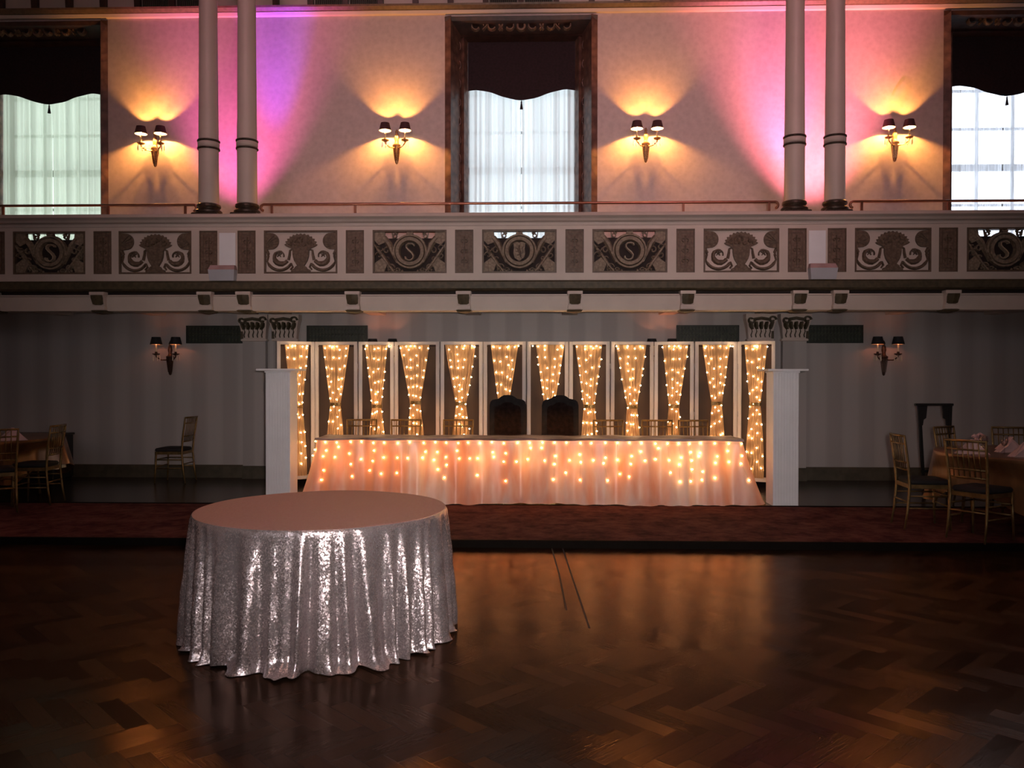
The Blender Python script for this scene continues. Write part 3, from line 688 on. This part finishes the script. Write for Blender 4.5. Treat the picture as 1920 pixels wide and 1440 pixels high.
for i in range(12):
    x0, y0, x1, y1 = JX[i], JY[i], JX[i+1], JY[i+1]
    if i % 3 == 0:
        sx, sy = (JX[i]+JX[i+3])/2, (JY[i]+JY[i+3])/2
        screen = thing('folding_screen', scr_lab[i//3], 'folding screen', (sx, sy, FZ), 0, 'white folding screens behind the head table')
    L = sqrt((x1-x0)**2+(y1-y0)**2); ang = math.atan2(y1-y0, x1-x0)
    T = Matrix.Translation((x0-sx, y0-sy, 0)) @ Matrix.Rotation(ang, 4, 'Z')
    g = .006; st = .050
    f = MB().bbox(g, g+st, -.016, .016, 0, SH, .004).bbox(L-g-st, L-g, -.016, .016, 0, SH, .004).box(g+st, L-g-st, -.014, .014, SH-.042, SH).box(g+st, L-g-st, -.014, .014, .10, .16)
    pf = obj('panel_frame', f.xf(T), M['screenwhite'], screen)
    obj('backing', MB().box(g+st, L-g-st, .007, .010, .16, SH-.042).xf(T), M['backing'], pf)
    obj('curtain_rod', MB().tube([(g+st, -.008, SH-.062), (L-g-st, -.008, SH-.062)], .007, 8).xf(T), M['darkwood'], pf, True)
    if i % 3 < 2:
        hg = MB()
        for z in (.35, 1.0, 1.65): hg.tube([(L, -.018, z-.035), (L, -.018, z+.035)], .006, 8)
        obj('hinge', hg.xf(T), M['fixture'], pf, True)
    # gathered curtain ---------------------------------------------------
    rnd = random.Random(100+i)
    half = (L-2*g-2*st)/2; cx = L/2; zt = SH-.045; zb = .15; zp = 1.12 + rnd.uniform(-.03,.03) if i not in (4, 6) else 1.14
    wt, wp, wb = half*rnd.uniform(.72,.88), rnd.uniform(.058,.072), rnd.uniform(.11,.14)
    off = rnd.uniform(-.02,.02); skew = rnd.uniform(-.025,.025)
    def width(z):
        if z >= zp:
            t = (z-zp)/(zt-zp); return wp + (wt-wp)*(t**.92)
        t = (zp-z)/(zp-zb); return wp + (wb-wp)*(1-(1-t)**2)
    def cen(z): return cx + off + skew*(z-zp)
    ct = thing('sheer_panel_curtain', 'pinched golden sheer curtain on the %s screen panel from the left' % ORD[i], 'curtain', (x0, y0, FZ), ang, 'pinched curtains on the screens')
    rows = []; nf = rnd.randint(7, 9); ph = rnd.uniform(0, 6)
    for r in range(31):
        z = zb + (zt-zb)*r/30; w = width(z); am = .010 + .010*(1-w/half)
        rows.append([(cen(z)+w*u, -.026 - am*(.5+.5*sin(nf*pi*u+ph+.3*sin(z*3))) - (.012 if abs(z-zp) < .02 else .0), z) for u in [-1+2*q/72 for q in range(73)]])
    obj('curtain_cloth', MB().grid(rows), M['sheer'], ct, True)
    tb = MB().loft([[(cen(zp)+(wp+.010)*cos(a), -.036+.026*sin(a), zp+dz) for a in [2*pi*q/20 for q in range(20)]] for dz in (-.022, 0, .022)], False)
    tb.ball((cen(zp)+.0, -.066, zp), .016, 8)
    obj('tieback', tb, M['gold'], ct, True)
    # fairy lights --------------------------------------------------------
    fl = thing('fairy_lights', 'string of warm white fairy lights over the %s screen curtain from the left' % ORD[i], 'fairy lights', (x0, y0, FZ), ang, 'fairy lights on the screen curtains')
    wire = MB(); ns = 4
    dens = 1.0 if i in (3,4,6,7,8) else .85
    for k in range(ns):
        u = -.88 + 1.76*k/(ns-1) + rnd.uniform(-.09,.09); pts = []; z = zt - rnd.uniform(.02,.07)
        while z > zb + .1:
            w = width(z); uu = max(-1.08, min(1.08, u + rnd.gauss(0,.08)))
            p = (cen(z)+w*uu, -.060+rnd.uniform(-.004,.006), z); pts.append(p)
            bulb(BM, fl, p); z -= rnd.uniform(.085,.165)/dens*(1.25 if z < zp+.15 else 1)
        wire.tube([(a, b+.012, c) for a, b, c in pts], .0012, 4)
    for q in range(3):
        bulb(BM, fl, (cx + rnd.uniform(-1,1)*half*.95, -.055, zt-.025+rnd.uniform(0,.012)))
    obj('wire', wire, M['wire'], fl)

# ------------------------------------------------------------------ white beadboard pedestal pillars
for xc, lb in ((-2.853,'white beadboard pillar at the left end of the head table'), (3.133,'white beadboard pillar at the right end of the head table')):
    t = thing('pillar', lb, 'pillar', (xc, 9.905, FZ), 0, 'white beadboard pillars'); h = .148
    b = MB(); n = 9; prof = []
    for k in range(n):                                # grooved plan outline, front then right, back, left
        a = -h + 2*h*k/n; w = 2*h/n
        prof += [(a+.004, 0), (a+w-.004, 0), (a+w, .004)]
    ring = [(p, -h+d) for p, d in prof] + [(h-d, p) for p, d in prof] + [(-p, h-d) for p, d in prof] + [(-h+d, -p) for p, d in prof]
    obj('shaft', b.loft([[(x, y, z) for x, y in ring] for z in (0, 1.58)]), M['white'], t)
    obj('cap', MB().bbox(-.235,.235,-.235,.235,1.578,1.602,.006), M['white'], t)
    obj('neck_moulding', MB().bbox(-.16,.16,-.16,.16,1.555,1.578,.005), M['white'], t)

# ------------------------------------------------------------------ head table cloth + lights
TX0, TX1, TY0, TY1, TZ = -2.43, 2.66, 9.86, 10.50, .825
def fold1(s, rnd_ph):
    return .45*sin(s*13+rnd_ph[0]+1.6*sin(s*2.3)) + .42*sin(s*27+rnd_ph[1]+sin(s*3.7)) + .25*sin(s*5.1+rnd_ph[2])
rp = [1.3, 4.1, 2.2]
path = []
N1, N2 = 44, 420
for i in range(N1): path.append((TX0, TY1+(TY0+.06-TY1)*i/N1, (-1,0)))
for i in range(8): a = pi*(i/8)/2; path.append((TX0+.06-.06*cos(a), TY0+.06-.06*sin(a), (-cos(a),-sin(a))))
for i in range(N2+1): path.append((TX0+.06+(TX1-TX0-.12)*i/N2, TY0, (0,-1)))
for i in range(1,9): a = pi*(i/8)/2; path.append((TX1-.06+.06*sin(a), TY0+.06-.06*cos(a), (sin(a),-cos(a))))
for i in range(N1): path.append((TX1, TY0+.06+(TY1-TY0-.06)*(i+1)/N1, (1,0)))
slen = [0]
for a, b in zip(path, path[1:]): slen.append(slen[-1]+sqrt((a[0]-b[0])**2+(a[1]-b[1])**2))
def skirt_pt(k, v):                                   # v=0 table edge, 1 floor
    x, y, nrm = path[k]; s = slen[k]
    side = abs(nrm[0]); flare = (.15 + .07*side)*v**1.25
    am = .055*v**.75 + .003
    o = flare + am*fold1(s, rp)
    hem = .018*max(0, sin(s*2.1+1))*v**6
    z = TZ + (FZ+.006+hem-TZ)*v
    if v > .93: o += .035*max(0, sin(s*4.3+.7))*(v-.93)/.07
    return (x+nrm[0]*o, y+nrm[1]*o, z)
rows = [[skirt_pt(k, v) for k in range(len(path))] for v in [0,.015,.04,.08,.14,.22,.3,.4,.5,.6,.7,.8,.88,.93,.965,1]]
cl = tag(obj('table_skirt', MB().grid(rows), M['pink'], None, True), 'long pink satin skirt glowing with lights around the head table', 'table skirt')
cxm = (TX0+TX1)/2
rows = []
for j in range(13):
    y = TY0-.012 + (TY1+.01-TY0)*j/12
    rows.append([(x, y, TZ+.007+.004*sin(x*7+y*9)+.003*sin(x*17)) for x in [TX0-.008+(TX1-TX0+.016)*q/120 for q in range(121)]])
rows.insert(0, [(p[0], p[1]-.012, TZ-.010+.005*sin(p[0]*9)) for p in rows[0]])
tag(obj('table_runner', MB().grid(rows), M['topcloth'], None, True), 'mauve and silver cloth laid flat over the head table top', 'tablecloth')
fl = thing('fairy_lights', 'net of warm fairy lights glowing on the front of the pink table skirt', 'fairy lights', (cxm, TY0, FZ))
rnd = random.Random(5); wire = MB(); front = [k for k in range(N1-22, len(path)-N1+22)]
NB = 0; k = 0
def near(s): return min(range(len(path)), key=lambda q: abs(slen[q]-s))
s = slen[N1-10]; top = []
while s < slen[len(path)-N1+10]:
    kk = near(s); p = skirt_pt(kk, .05); n = path[kk][2]
    q = (p[0]+n[0]*.012-cxm, p[1]+n[1]*.012-TY0, p[2]-FZ+rnd.uniform(-.008,.008)); top.append(q); bulb(BMS, fl, q); NB += 1
    drops = rnd.choice([(.19,.33,.47),(.16,.30),(.24,.36,.60),(.33,),(.20,.28,.46,.62),(.30,.52)])
    if True:
        pts = [q]
        for d in drops:
            v = min(.72, d + rnd.uniform(-.04,.04)); k2 = near(s + rnd.uniform(-.03,.03)); p = skirt_pt(k2, v); n = path[k2][2]
            q2 = (p[0]+n[0]*.012-cxm, p[1]+n[1]*.012-TY0, p[2]-FZ); pts.append(q2); bulb(BMS, fl, q2); NB += 1
        wire.tube(pts, .001, 4)
    s += rnd.uniform(.125,.165)
wire.tube(top, .0012, 4); obj('wire', wire, M['wire'], fl)

# ------------------------------------------------------------------ chairs
def chair_make(label, group):
    t = thing('chiavari_chair', label, 'chair', (0,0,FZ), 0, group)
    g = M['gold']; r = .0125
    for s in (-1, 1):
        obj('leg', MB().tube([(s*.185,-.235,0),(s*.182,-.205,.18),(s*.178,-.185,.42),(s*.185,-.20,.62),(s*.195,-.235,.86),(s*.197,-.245,.935)], [.010,.013,.0145,.0135,.0125,.009], 8), g, t, True)
        obj('leg', MB().tube([(s*.195,.20,0),(s*.19,.19,.2),(s*.185,.18,.44)], [.010,.0135,.015], 8), g, t, True)
    b = MB()
    b.loft([[(-.195,.195,z),(.195,.195,z),(.178,-.19,z),(-.178,-.19,z)] for z in (.405,.445)])
    obj('seat_frame', b, g, t)
    c = MB(); o = [(-.19,.195),(.19,.195),(.172,-.17),(-.172,-.17)]
    def rr(sc, z):
        out = []
        for i in range(4):
            p, q = o[i], o[(i+1)%4]
            for u in (.06,.2,.5,.8,.94): out.append(((p[0]+(q[0]-p[0])*u)*sc, (p[1]+(q[1]-p[1])*u)*sc, z))
        return out
    c.loft([rr(.99,.445), rr(1.04,.46), rr(1.04,.475), rr(.98,.492), rr(.6,.502)])
    obj('seat_cushion', c, M['cushion'], t, True, auto=60)
    def yb(z): return -.20 - (z-.62)*.15
    for z, rad in ((.925,.012),(.845,.009),(.66,.009),(.585,.009)):
        obj('back_rail', MB().tube([(-.194,yb(z),z),(0,yb(z)-.012,z),(.194,yb(z),z)], rad, 8), g, t, True)
    for k in range(6):
        x = -.13+.26*k/5
        obj('spindle', MB().tube([(x,yb(.585)-.008,.585),(x,yb(.925)-.009,.925)], [.006,.006], 6), g, t, True)
    for s in (-1, 1):
        for z in (.21,.33): obj('stretcher', MB().tube([(s*.187,.19,z),(s*.182,-.20,z)], .0085, 6), g, t, True)
    for z in (.23,.33): obj('stretcher', MB().tube([(-.19,.19,z),(.19,.19,z)], .0085, 6), g, t, True)
    obj('stretcher', MB().tube([(-.182,-.20,.27),(.182,-.20,.27)], .0085, 6), g, t, True)
    return t
GH = 'gold chairs behind the head table'
def face(dx, dy): return math.atan2(dy, dx) - pi/2
ch0 = chair_make('gold chair behind the head table, first from the left', GH); ch0.location = (-2.11, 10.81, FZ); ch0.rotation_euler[2] = pi + .05
for x, r, lb in ((-1.515,.04,'gold chair behind the head table, second from the left'), (-.83,-.03,'gold chair behind the head table just left of the thrones'),
                 (1.19,.06,'gold chair behind the head table just right of the thrones'), (1.80,-.1,'gold chair behind the head table, second from the right'), (2.32,.08,'gold chair behind the head table, first from the right')):
    dup(ch0, (x, 10.81, FZ), pi+r, lb, GH)
for ax, ay, dx, dy, lb, gp in (
    (3.88, 8.49, 1, -.07, 'gold chair at the right round table, seat side-on with its back to the left', 'gold chairs at the right table'),
    (4.17, 7.74, .86, .51, 'gold chair in front of the right round table, its back to the dance floor', 'gold chairs at the right table'),
    (4.98, 9.80, .55, -.85, 'gold chair behind the right round table, in front of the dark stand', 'gold chairs at the right table'),
    (5.70, 9.72, -.25, -.97, 'gold chair at the far right edge behind the right round table', 'gold chairs at the right table'),
    (-4.72, 11.70, -1, .02, 'lone gold chair by the striped wall left of the pillar, facing left', 'gold chairs on the left side'),
    (-5.47, 9.68, -.99, -.115, 'gold chair at the left round table in front of the black cabinet', 'gold chairs on the left side'),
    (-5.67, 8.88, -.62, .78, 'gold chair at the left picture edge with its back to the dance floor', 'gold chairs on the left side')):
    l = sqrt(dx*dx+dy*dy); dx /= l; dy /= l
    dup(ch0, (ax+dx*.235, ay+dy*.235, FZ), face(dx, dy), lb, gp)
def throne(label, loc):
    t = thing('throne_chair', label, 'chair', loc, pi, 'dark throne chairs at the head table')
    half = [(0,1.265),(.055,1.26),(.09,1.242),(.125,1.215),(.17,1.207),(.205,1.197),(.23,1.175),(.243,1.13),(.245,.9),(.245,.48)]
    poly = [(x, z) for x, z in half] + [(-x, z) for x, z in half[::-1][:-1]]
    obj('backrest', MB().prism_xz(poly, -.27, -.22), M['throne'], t)
    up_ = [(x*.74, .6+(z-.6)*.86) for x, z in poly if z > .5] ; up_ = [(x, z) for x, z in up_]
    obj('back_cushion', MB().prism_xz([(x*.72, .56+(z-.48)*.78) for x, z in poly], -.22, -.20), M['thronefab'], t)
    car = MB(); 
    for s in (-1, 1):
        car.stroke(spiral(s*.06, 1.20, .045, .012, 0, s*5), .018, -.285, -.27); car.stroke([(s*.205,.55),(s*.215,.9),(s*.20,1.1)], .022, -.285, -.27)
    for k in range(10):
        a = 2*pi*k/10; car.stroke([(.03*cos(a), .86+.04*sin(a)), (.085*cos(a), .86+.12*sin(a))], [.02,.03], -.282, -.27)
    obj('carving', car, M['throne'], t)
    obj('seat', MB().bbox(-.26,.26,-.24,.19,.40,.49,.02), M['thronefab'], t)
    obj('seat_rail', MB().bbox(-.27,.27,-.25,.20,.34,.40,.01), M['throne'], t)
    for sx in (-1, 1):
        obj('leg', MB().lathe([(.022,0),(.03,.02),(.024,.06),(.034,.15),(.026,.26),(.036,.34)], (sx*.235,.165,0), 12), M['throne'], t, True)
        obj('leg', MB().tube([(sx*.225,-.27,0),(sx*.23,-.24,.34)], .026, 8), M['throne'], t, True)
        obj('armrest', MB().tube([(sx*.25,-.235,.68),(sx*.27,-.05,.70),(sx*.275,.10,.69),(sx*.275,.13,.64),(sx*.265,.12,.42)], .022, 8), M['throne'], t, True)
throne('dark carved throne chair at the middle of the head table, left of the pair', (-.16, 10.77, FZ))
throne('dark carved throne chair at the middle of the head table, right of the pair', (.535, 10.77, FZ))

# ------------------------------------------------------------------ sequined round table
CX, CY, R0, H0 = -1.123, 5.145, .768, .762
rows = []
rnd = random.Random(11)
NA = 720
ph = [rnd.uniform(0, 6.28) for _ in range(8)]
def fold(a):
    w = a + .05*sin(3*a+ph[0]) + .03*sin(7*a+ph[1])
    f = .40*sin(23*w+ph[2]) + .52*sin(38*w+ph[3]+.5*sin(2*a)) + .28*sin(55*w+ph[4])
    return f
def fold_soft(a):
    f = fold(a); return (abs(f)**.8)*(1 if f > 0 else -1)
tips = [(a, w, h) for a, w, h in ((-1.585,.085,.13),(-1.93,.06,.09),(-2.25,.08,.05),(-2.62,.07,.03),(-1.2,.09,.06),(-.92,.11,.07),(-.55,.10,.03),(-.1,.1,.03),(.6,.12,.05),(1.5,.1,.08),(2.6,.1,.06),(-2.95,.08,.03))]
def puddle(a):
    p = 0
    for c, w, h in tips:
        d = (a-c+pi) % (2*pi) - pi; p = max(p, h*max(0, 1-abs(d)/(w*1.5))**.9)
    return p
for r in (0.0005,.15,.3,.45,.6,.68,.735,.758): rows.append([(r*cos(a), r*sin(a), H0+.002*sin(a*5)*r) for a in [2*pi*i/NA for i in range(NA+1)]])
for r, z in ((.766,H0-.002),(.771,H0-.008)): rows.append([(r*cos(a), r*sin(a), z) for a in [2*pi*i/NA for i in range(NA+1)]])
NVv = 44
for j in range(1, NVv+1):
    v = j/NVv; row = []
    for i in range(NA+1):
        a = 2*pi*i/NA; aa = a if a < pi else a-2*pi
        grow = min(1, v/.75)**.75
        a2 = a + .035*v*sin(5*a+ph[5]) + .02*v*v*sin(9*a+ph[6])     # folds lean a little
        cr = .006*sin(a*23+v*9+ph[7])*sin(v*14+a*5)*(v > .25)
        r = R0 + .008 + .030*v + .046*grow*fold_soft(a2) + cr*.7
        z = H0-.008 - (H0-.020)*v
        if v > .90:
            q = (v-.90)/.10; pd = puddle(aa)
            r += (pd + .018*max(0, sin(8*a+ph[1])))*q*q
            z = max(.005 + .010*max(0, sin(13*a+ph[3]))*q, z - .012*q)
        row.append((r*cos(a), r*sin(a), z))
    rows.append(row)
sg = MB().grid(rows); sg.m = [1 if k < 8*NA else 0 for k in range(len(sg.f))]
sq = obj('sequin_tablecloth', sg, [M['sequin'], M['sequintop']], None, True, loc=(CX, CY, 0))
tag(sq, 'silvery pink sequined floor-length cloth over the round table on the dance floor', 'tablecloth')

# ------------------------------------------------------------------ laid round tables at the sides
def dining(cx, cy, side, lt, lo, lw, seats):
    t = thing('round_table', lt, 'table', (cx, cy, FZ), 0, 'laid round tables')
    obj('tabletop', MB().lathe([(.88,.715),(.895,.72),(.895,.735),(.88,.74)], n=40), M['darkwood'], t, True, auto=40)
    for k in range(4):
        a = pi/4 + k*pi/2 + (.25 if side > 0 else 0); obj('leg', MB().tube([(.60*cos(a), .60*sin(a), .715), (.66*cos(a), .66*sin(a), 0)], .015, 8), M['gold'], t, True)
    rnd = random.Random(int(abs(cx)*10)); p1, p2 = rnd.uniform(0,6), 3.665; n = 220
    def skirt(r0, z0, drop, am, fl, wav, fq, tuck=0):
        rows = [[(r*cos(2*pi*i/n), r*sin(2*pi*i/n), z0) for i in range(n+1)] for r in (.02,.4,.8,r0-.006)]
        for j in range(13):
            v = j/12; row = []
            for i in range(n+1):
                a = 2*pi*i/n
                r = r0 + fl*v + am*v**.8*(sin(fq*a+p1)+.5*sin(fq*1.7*a+p2)); zz = z0-.006-drop*(1+wav*sin(4*a+p2))*v
                for sa, rm in seats:                    # cloth pushed in where a chair is drawn up
                    d = abs((a-sa+pi) % (2*pi) - pi)
                    k = max(0, min(1, (.50-d)/.16))*min(1, v/.35); r = r + (min(r, (rm-tuck)/max(.9, cos(min(d,.4)))) - r)*k
                row.append((r*cos(a), r*sin(a), zz))
            rows.append(row)
        return MB().grid(rows)
    tag(obj('tablecloth', skirt(.902, .745, .40, .015, .02, .03, 13, .07), M['whitecloth'], None, True, loc=(cx, cy, FZ)), lw, 'tablecloth')
    o = obj('satin_overlay', skirt(.925, .755, .43, .030, .080, .24, 11), M['goldsatin'], None, True, loc=(cx, cy, FZ))
    tag(o, lo, 'tablecloth')
dining(5.22, 8.42, 1, 'round table on gold legs at the right edge under cloths', 'bronze satin overlay draped over the right round table', 'white undercloth beneath the bronze overlay on the right table', [(math.atan2(8.49-8.42, 3.88-5.22), .88), (math.atan2(7.74-8.42, 4.17-5.22), .78), (math.atan2(9.80-8.42, 4.98-5.22), .88), (math.atan2(9.72-8.42, 5.70-5.22), .86)])
dining(-6.62, 9.98, -1, 'round table at the left picture edge under cloths', 'bronze satin overlay draped over the left round table', 'white undercloth beneath the bronze overlay on the left table', [(math.atan2(9.62-9.98, -5.47+6.62), .66), (math.atan2(8.93-9.98, -5.66+6.62), .95)])
def napkin(x, y, rz, lb, s=1.0):
    m = MB(); w, h = .135*s, .125*s; z = 0
    m.add([(-w,-.05,z),(w,-.05,z),(w*.9,.06,z),(-w*.9,.06,z),(-.012,-.004,h),(.012,.004,h)], [(0,1,5,4),(1,2,5),(2,3,4,5),(3,0,4),(3,2,1,0)])
    m.stroke([(-w*.98,.004),(-w*.4,h*.5),(-.004,h*.98)], .010, -.058, -.02)
    o = tag(obj('napkin', m, M['napkin'], None, False, loc=(x, y, FZ+.757)), lb, 'napkin', 'pink napkins folded into peaks'); o.rotation_euler[2] = rz
napkin(4.50, 8.27, -.35, 'pink peaked napkin nearest the left edge of the right table', 1.15)
napkin(4.86, 7.99, .15, 'pink peaked napkin at the front of the right table, beside the frame edge', 1.2)
napkin(5.17, 8.82, .3, 'pink peaked napkin at the back of the right table by the glasses', 1.05)
napkin(4.97, 8.46, .1, 'pink peaked napkin behind the front napkin on the right table', 1.0)
napkin(-5.93, 9.55, .4, 'pink peaked napkin at the left picture edge on the left table', 1.2)
def glass(x, y, lb, h=.17, r=.033, first=[None]):
    if first[0] is None:
        t = thing('wine_glass', lb, 'glass', (x, y, FZ+.757), 0, 'wine glasses on the right table')
        obj('bowl', MB().lathe([(.004,.075),(.02,.085),(r,.115),(r,.14),(r*.85,h),(r*.8,h),(r*.94,.14),(r*.93,.116),(.018,.088),(.002,.08)], n=18, cap=False), M['glass'], t, True)
        obj('stem', MB().lathe([(.032,0),(.032,.003),(.006,.008),(.004,.04),(.004,.077)], n=16), M['glass'], t, True, auto=50)
        first[0] = t
    else: dup(first[0], (x, y, FZ+.757), label=lb)
glass(4.66, 8.34, 'wine glass beside the leftmost napkin on the right table'); glass(4.74, 8.52, 'wine glass behind the leftmost napkin on the right table')
glass(4.80, 8.24, 'wine glass in the gap between the two front napkins'); glass(5.20, 8.42, 'wine glass left of the back napkins on the right table'); glass(5.06, 8.10, 'wine glass right of the front napkin at the picture edge')
t = thing('flower_posy', 'small posy of pale pink flowers between napkins on the right table', 'flowers', (4.78, 8.66, FZ+.757))
obj('vase', MB().lathe([(.03,0),(.035,.02),(.028,.06),(.036,.09)], n=16), M['glass'], t, True)
rnd = random.Random(3)
for k in range(9):
    a = rnd.uniform(0,6.28); r = rnd.uniform(0,.075); c = (r*cos(a), r*sin(a), .12+rnd.uniform(-.02,.04)); m = MB()
    for q in range(6):
        b = 2*pi*q/6; m.ball((c[0]+.016*cos(b), c[1]+.016*sin(b), c[2]), .017, 6)
    m.ball((c[0],c[1],c[2]+.012), .016, 6)
    obj('blossom', m, M['flower'], t, True)

# dark stand and black cabinet
t = thing('folding_stand', 'tall dark wooden stand with flat top bar behind the right table', 'stand', (5.24, 10.6, FZ)); D = M['darkwood']
obj('top_bar', MB().bbox(-.24,.23,-.03,.03,1.145,1.175,.006), M['black'], t)
obj('leg', MB().loft([[(x-.018,y-.015,z),(x+.018,y-.015,z),(x+.018,y+.015,z),(x-.018,y+.015,z)] for x, y, z in ((-.12,0,0),(-.19,0,1.15))]), M['black'], t)
obj('leg', MB().loft([[(x-.018,y-.015,z),(x+.018,y-.015,z),(x+.018,y+.015,z),(x-.018,y+.015,z)] for x, y, z in ((.17,0,0),(.20,0,1.15))]), M['black'], t)
for s, x in ((1,-.185), (-1,.19)):
    obj('corner_bracket', MB().prism_xz([(x,1.15),(x+s*.095,1.15),(x+s*.08,.99),(x+s*.05,.97),(x+s*.04,.90),(x,.88)], -.012, .012), M['black'], t)
obj('stretcher', MB().bbox(-.165,.185,-.012,.012,.30,.335,.004), M['black'], t)
t = thing('cabinet', 'low black cabinet against the striped wall at the left', 'cabinet', (-7.06, 11.75, FZ))
obj('carcass', MB().bbox(-.46,.46,-.26,.26,.04,.65,.01), M['black'], t)
obj('top', MB().bbox(-.475,.475,-.275,.275,.65,.68,.006), M['black'], t)
for s in (-1, 1):
    d = obj('door', MB().bbox(s*.23-.21,s*.23+.21,-.275,-.26,.08,.62,.004), M['black'], t)
    obj('handle', MB().tube([(s*.05,-.285,.36),(s*.05,-.295,.40),(s*.05,-.285,.44)], .006, 6), M['bronze'], d, True)
obj('plinth', MB().box(-.44,.44,-.24,.25,0,.04), M['black'], t)

# two thin dark lines across the dance floor
for pts, lb in (([(.36,7.60),(.40,6.6),(.42,5.6)], 'a'), ([(.46,7.60),(.50,6.5),(.55,5.2)], 'b')):
    m = MB(); rows = [[(x-.006, y, .0004), (x+.006, y, .0015)] for x, y in pts]
    o = struct('trim_floor_line', MB().grid(rows), M['hole'])

# ------------------------------------------------------------------ lights
def spot(name, loc, target, energy, color, size, blend, rad=.03):
    L = bpy.data.lights.new(name, 'SPOT'); L.energy = energy; L.color = color; L.spot_size = radians(size); L.spot_blend = blend; L.shadow_soft_size = rad
    o = bpy.data.objects.new(name, L); COL.objects.link(o); o.location = loc
    o.rotation_euler = (Vector(target)-Vector(loc)).to_track_quat('-Z', 'Y').to_euler(); return o
def area(name, loc, target, energy, color, sx, sy):
    L = bpy.data.lights.new(name, 'AREA'); L.shape = 'RECTANGLE'; L.energy = energy; L.color = color; L.size = sx; L.size_y = sy
    o = bpy.data.objects.new(name, L); COL.objects.link(o); o.location = loc
    o.rotation_euler = (Vector(target)-Vector(loc)).to_track_quat('-Z', 'Y').to_euler(); return o
# uplights standing on the balcony behind the columns
spot('uplight_violet_left', (-3.72, 11.3, 2.9), (-3.62, 12.2, 6.9), 1700, (.10,.06,1), 19, 1)
spot('uplight_magenta_left', (-4.2, 11.2, 2.9), (-4.15, 12.2, 6.9), 1150, (1,.14,.52), 54, 1)
spot('uplight_pink_right', (4.2, 11.1, 2.9), (4.15, 12.2, 6.9), 2600, (1,.22,.31), 58, 1)
spot('uplight_violet_right', (3.95, 11.2, 3.2), (3.78, 12.2, 5.7), 420, (.35,.20,1), 28, 1)
spot('rose_wash_left', (-3, 3, 8.8), (-2.4, 12.2, 5.6), 900, (1,.45,.50), 48, 1, 1.0)  # rose washes: unseen spots added near the ceiling for pink ambient light
spot('rose_wash_right', (3, 3, 8.8), (2.6, 12.2, 5.6), 1300, (1,.45,.50), 48, 1, 1.0)
# camera flash and the daylight from the windows behind the viewer
spot('camera_flash', (.35, -.05, 1.68), (.1, 10, 2.2), 1000, (1,.91,.86), 71, 1, .05)
area('rear_windows', (0, -6.6, 4.6), (0, 8, 2.2), 90, (.92,.93,1), 9, 3)
area('warm_ceiling_wash', (0, 3.0, 8.6), (0, 3.0, 0), 60, (1,.62,.50), 5, 3)  # unseen warm wash from the ceiling; no chandelier is built
# warm light strings inside the skirt of the head table
for i in range(9):
    x = TX0+.25+(TX1-TX0-.5)*i/8
    L = bpy.data.lights.new('skirt_glow', 'POINT'); L.energy = 8; L.color = (1,.47,.10); L.shadow_soft_size = .08
    o = bpy.data.objects.new('skirt_glow', L); COL.objects.link(o); o.location = (x, TY0+.16, .56)

w = bpy.data.worlds.new('World'); S.world = w; w.use_nodes = True
w.node_tree.nodes['Background'].inputs[0].default_value = (.5,.42,.45,1); w.node_tree.nodes['Background'].inputs[1].default_value = .02

# ------------------------------------------------------------------ camera
cam = bpy.data.cameras.new('camera'); cam.sensor_width = 36; cam.sensor_fit = 'HORIZONTAL'; cam.lens = 1553/1920*36; cam.clip_start = .05
co = bpy.data.objects.new('camera', cam); COL.objects.link(co)
co.matrix_world = Matrix.Translation((.211, 0, 1.59)) @ Matrix.Rotation(radians(1.643), 4, 'Z') @ Matrix.Rotation(radians(90-.599), 4, 'X') @ Matrix.Rotation(radians(.042), 4, 'Z')
S.camera = co
S.view_settings.view_transform = 'Standard'; S.view_settings.look = 'None'; S.view_settings.exposure = 0
try:
    S.cycles.use_denoising = True; S.cycles.use_light_tree = False; S.cycles.max_bounces = 4; S.cycles.diffuse_bounces = 2; S.cycles.glossy_bounces = 3; S.cycles.use_adaptive_sampling = True; S.cycles.adaptive_threshold = .06; S.cycles.sample_clamp_indirect = 6; S.cycles.transparent_max_bounces = 12
    S.cycles.caustics_reflective = False; S.cycles.caustics_refractive = False
except Exception: pass
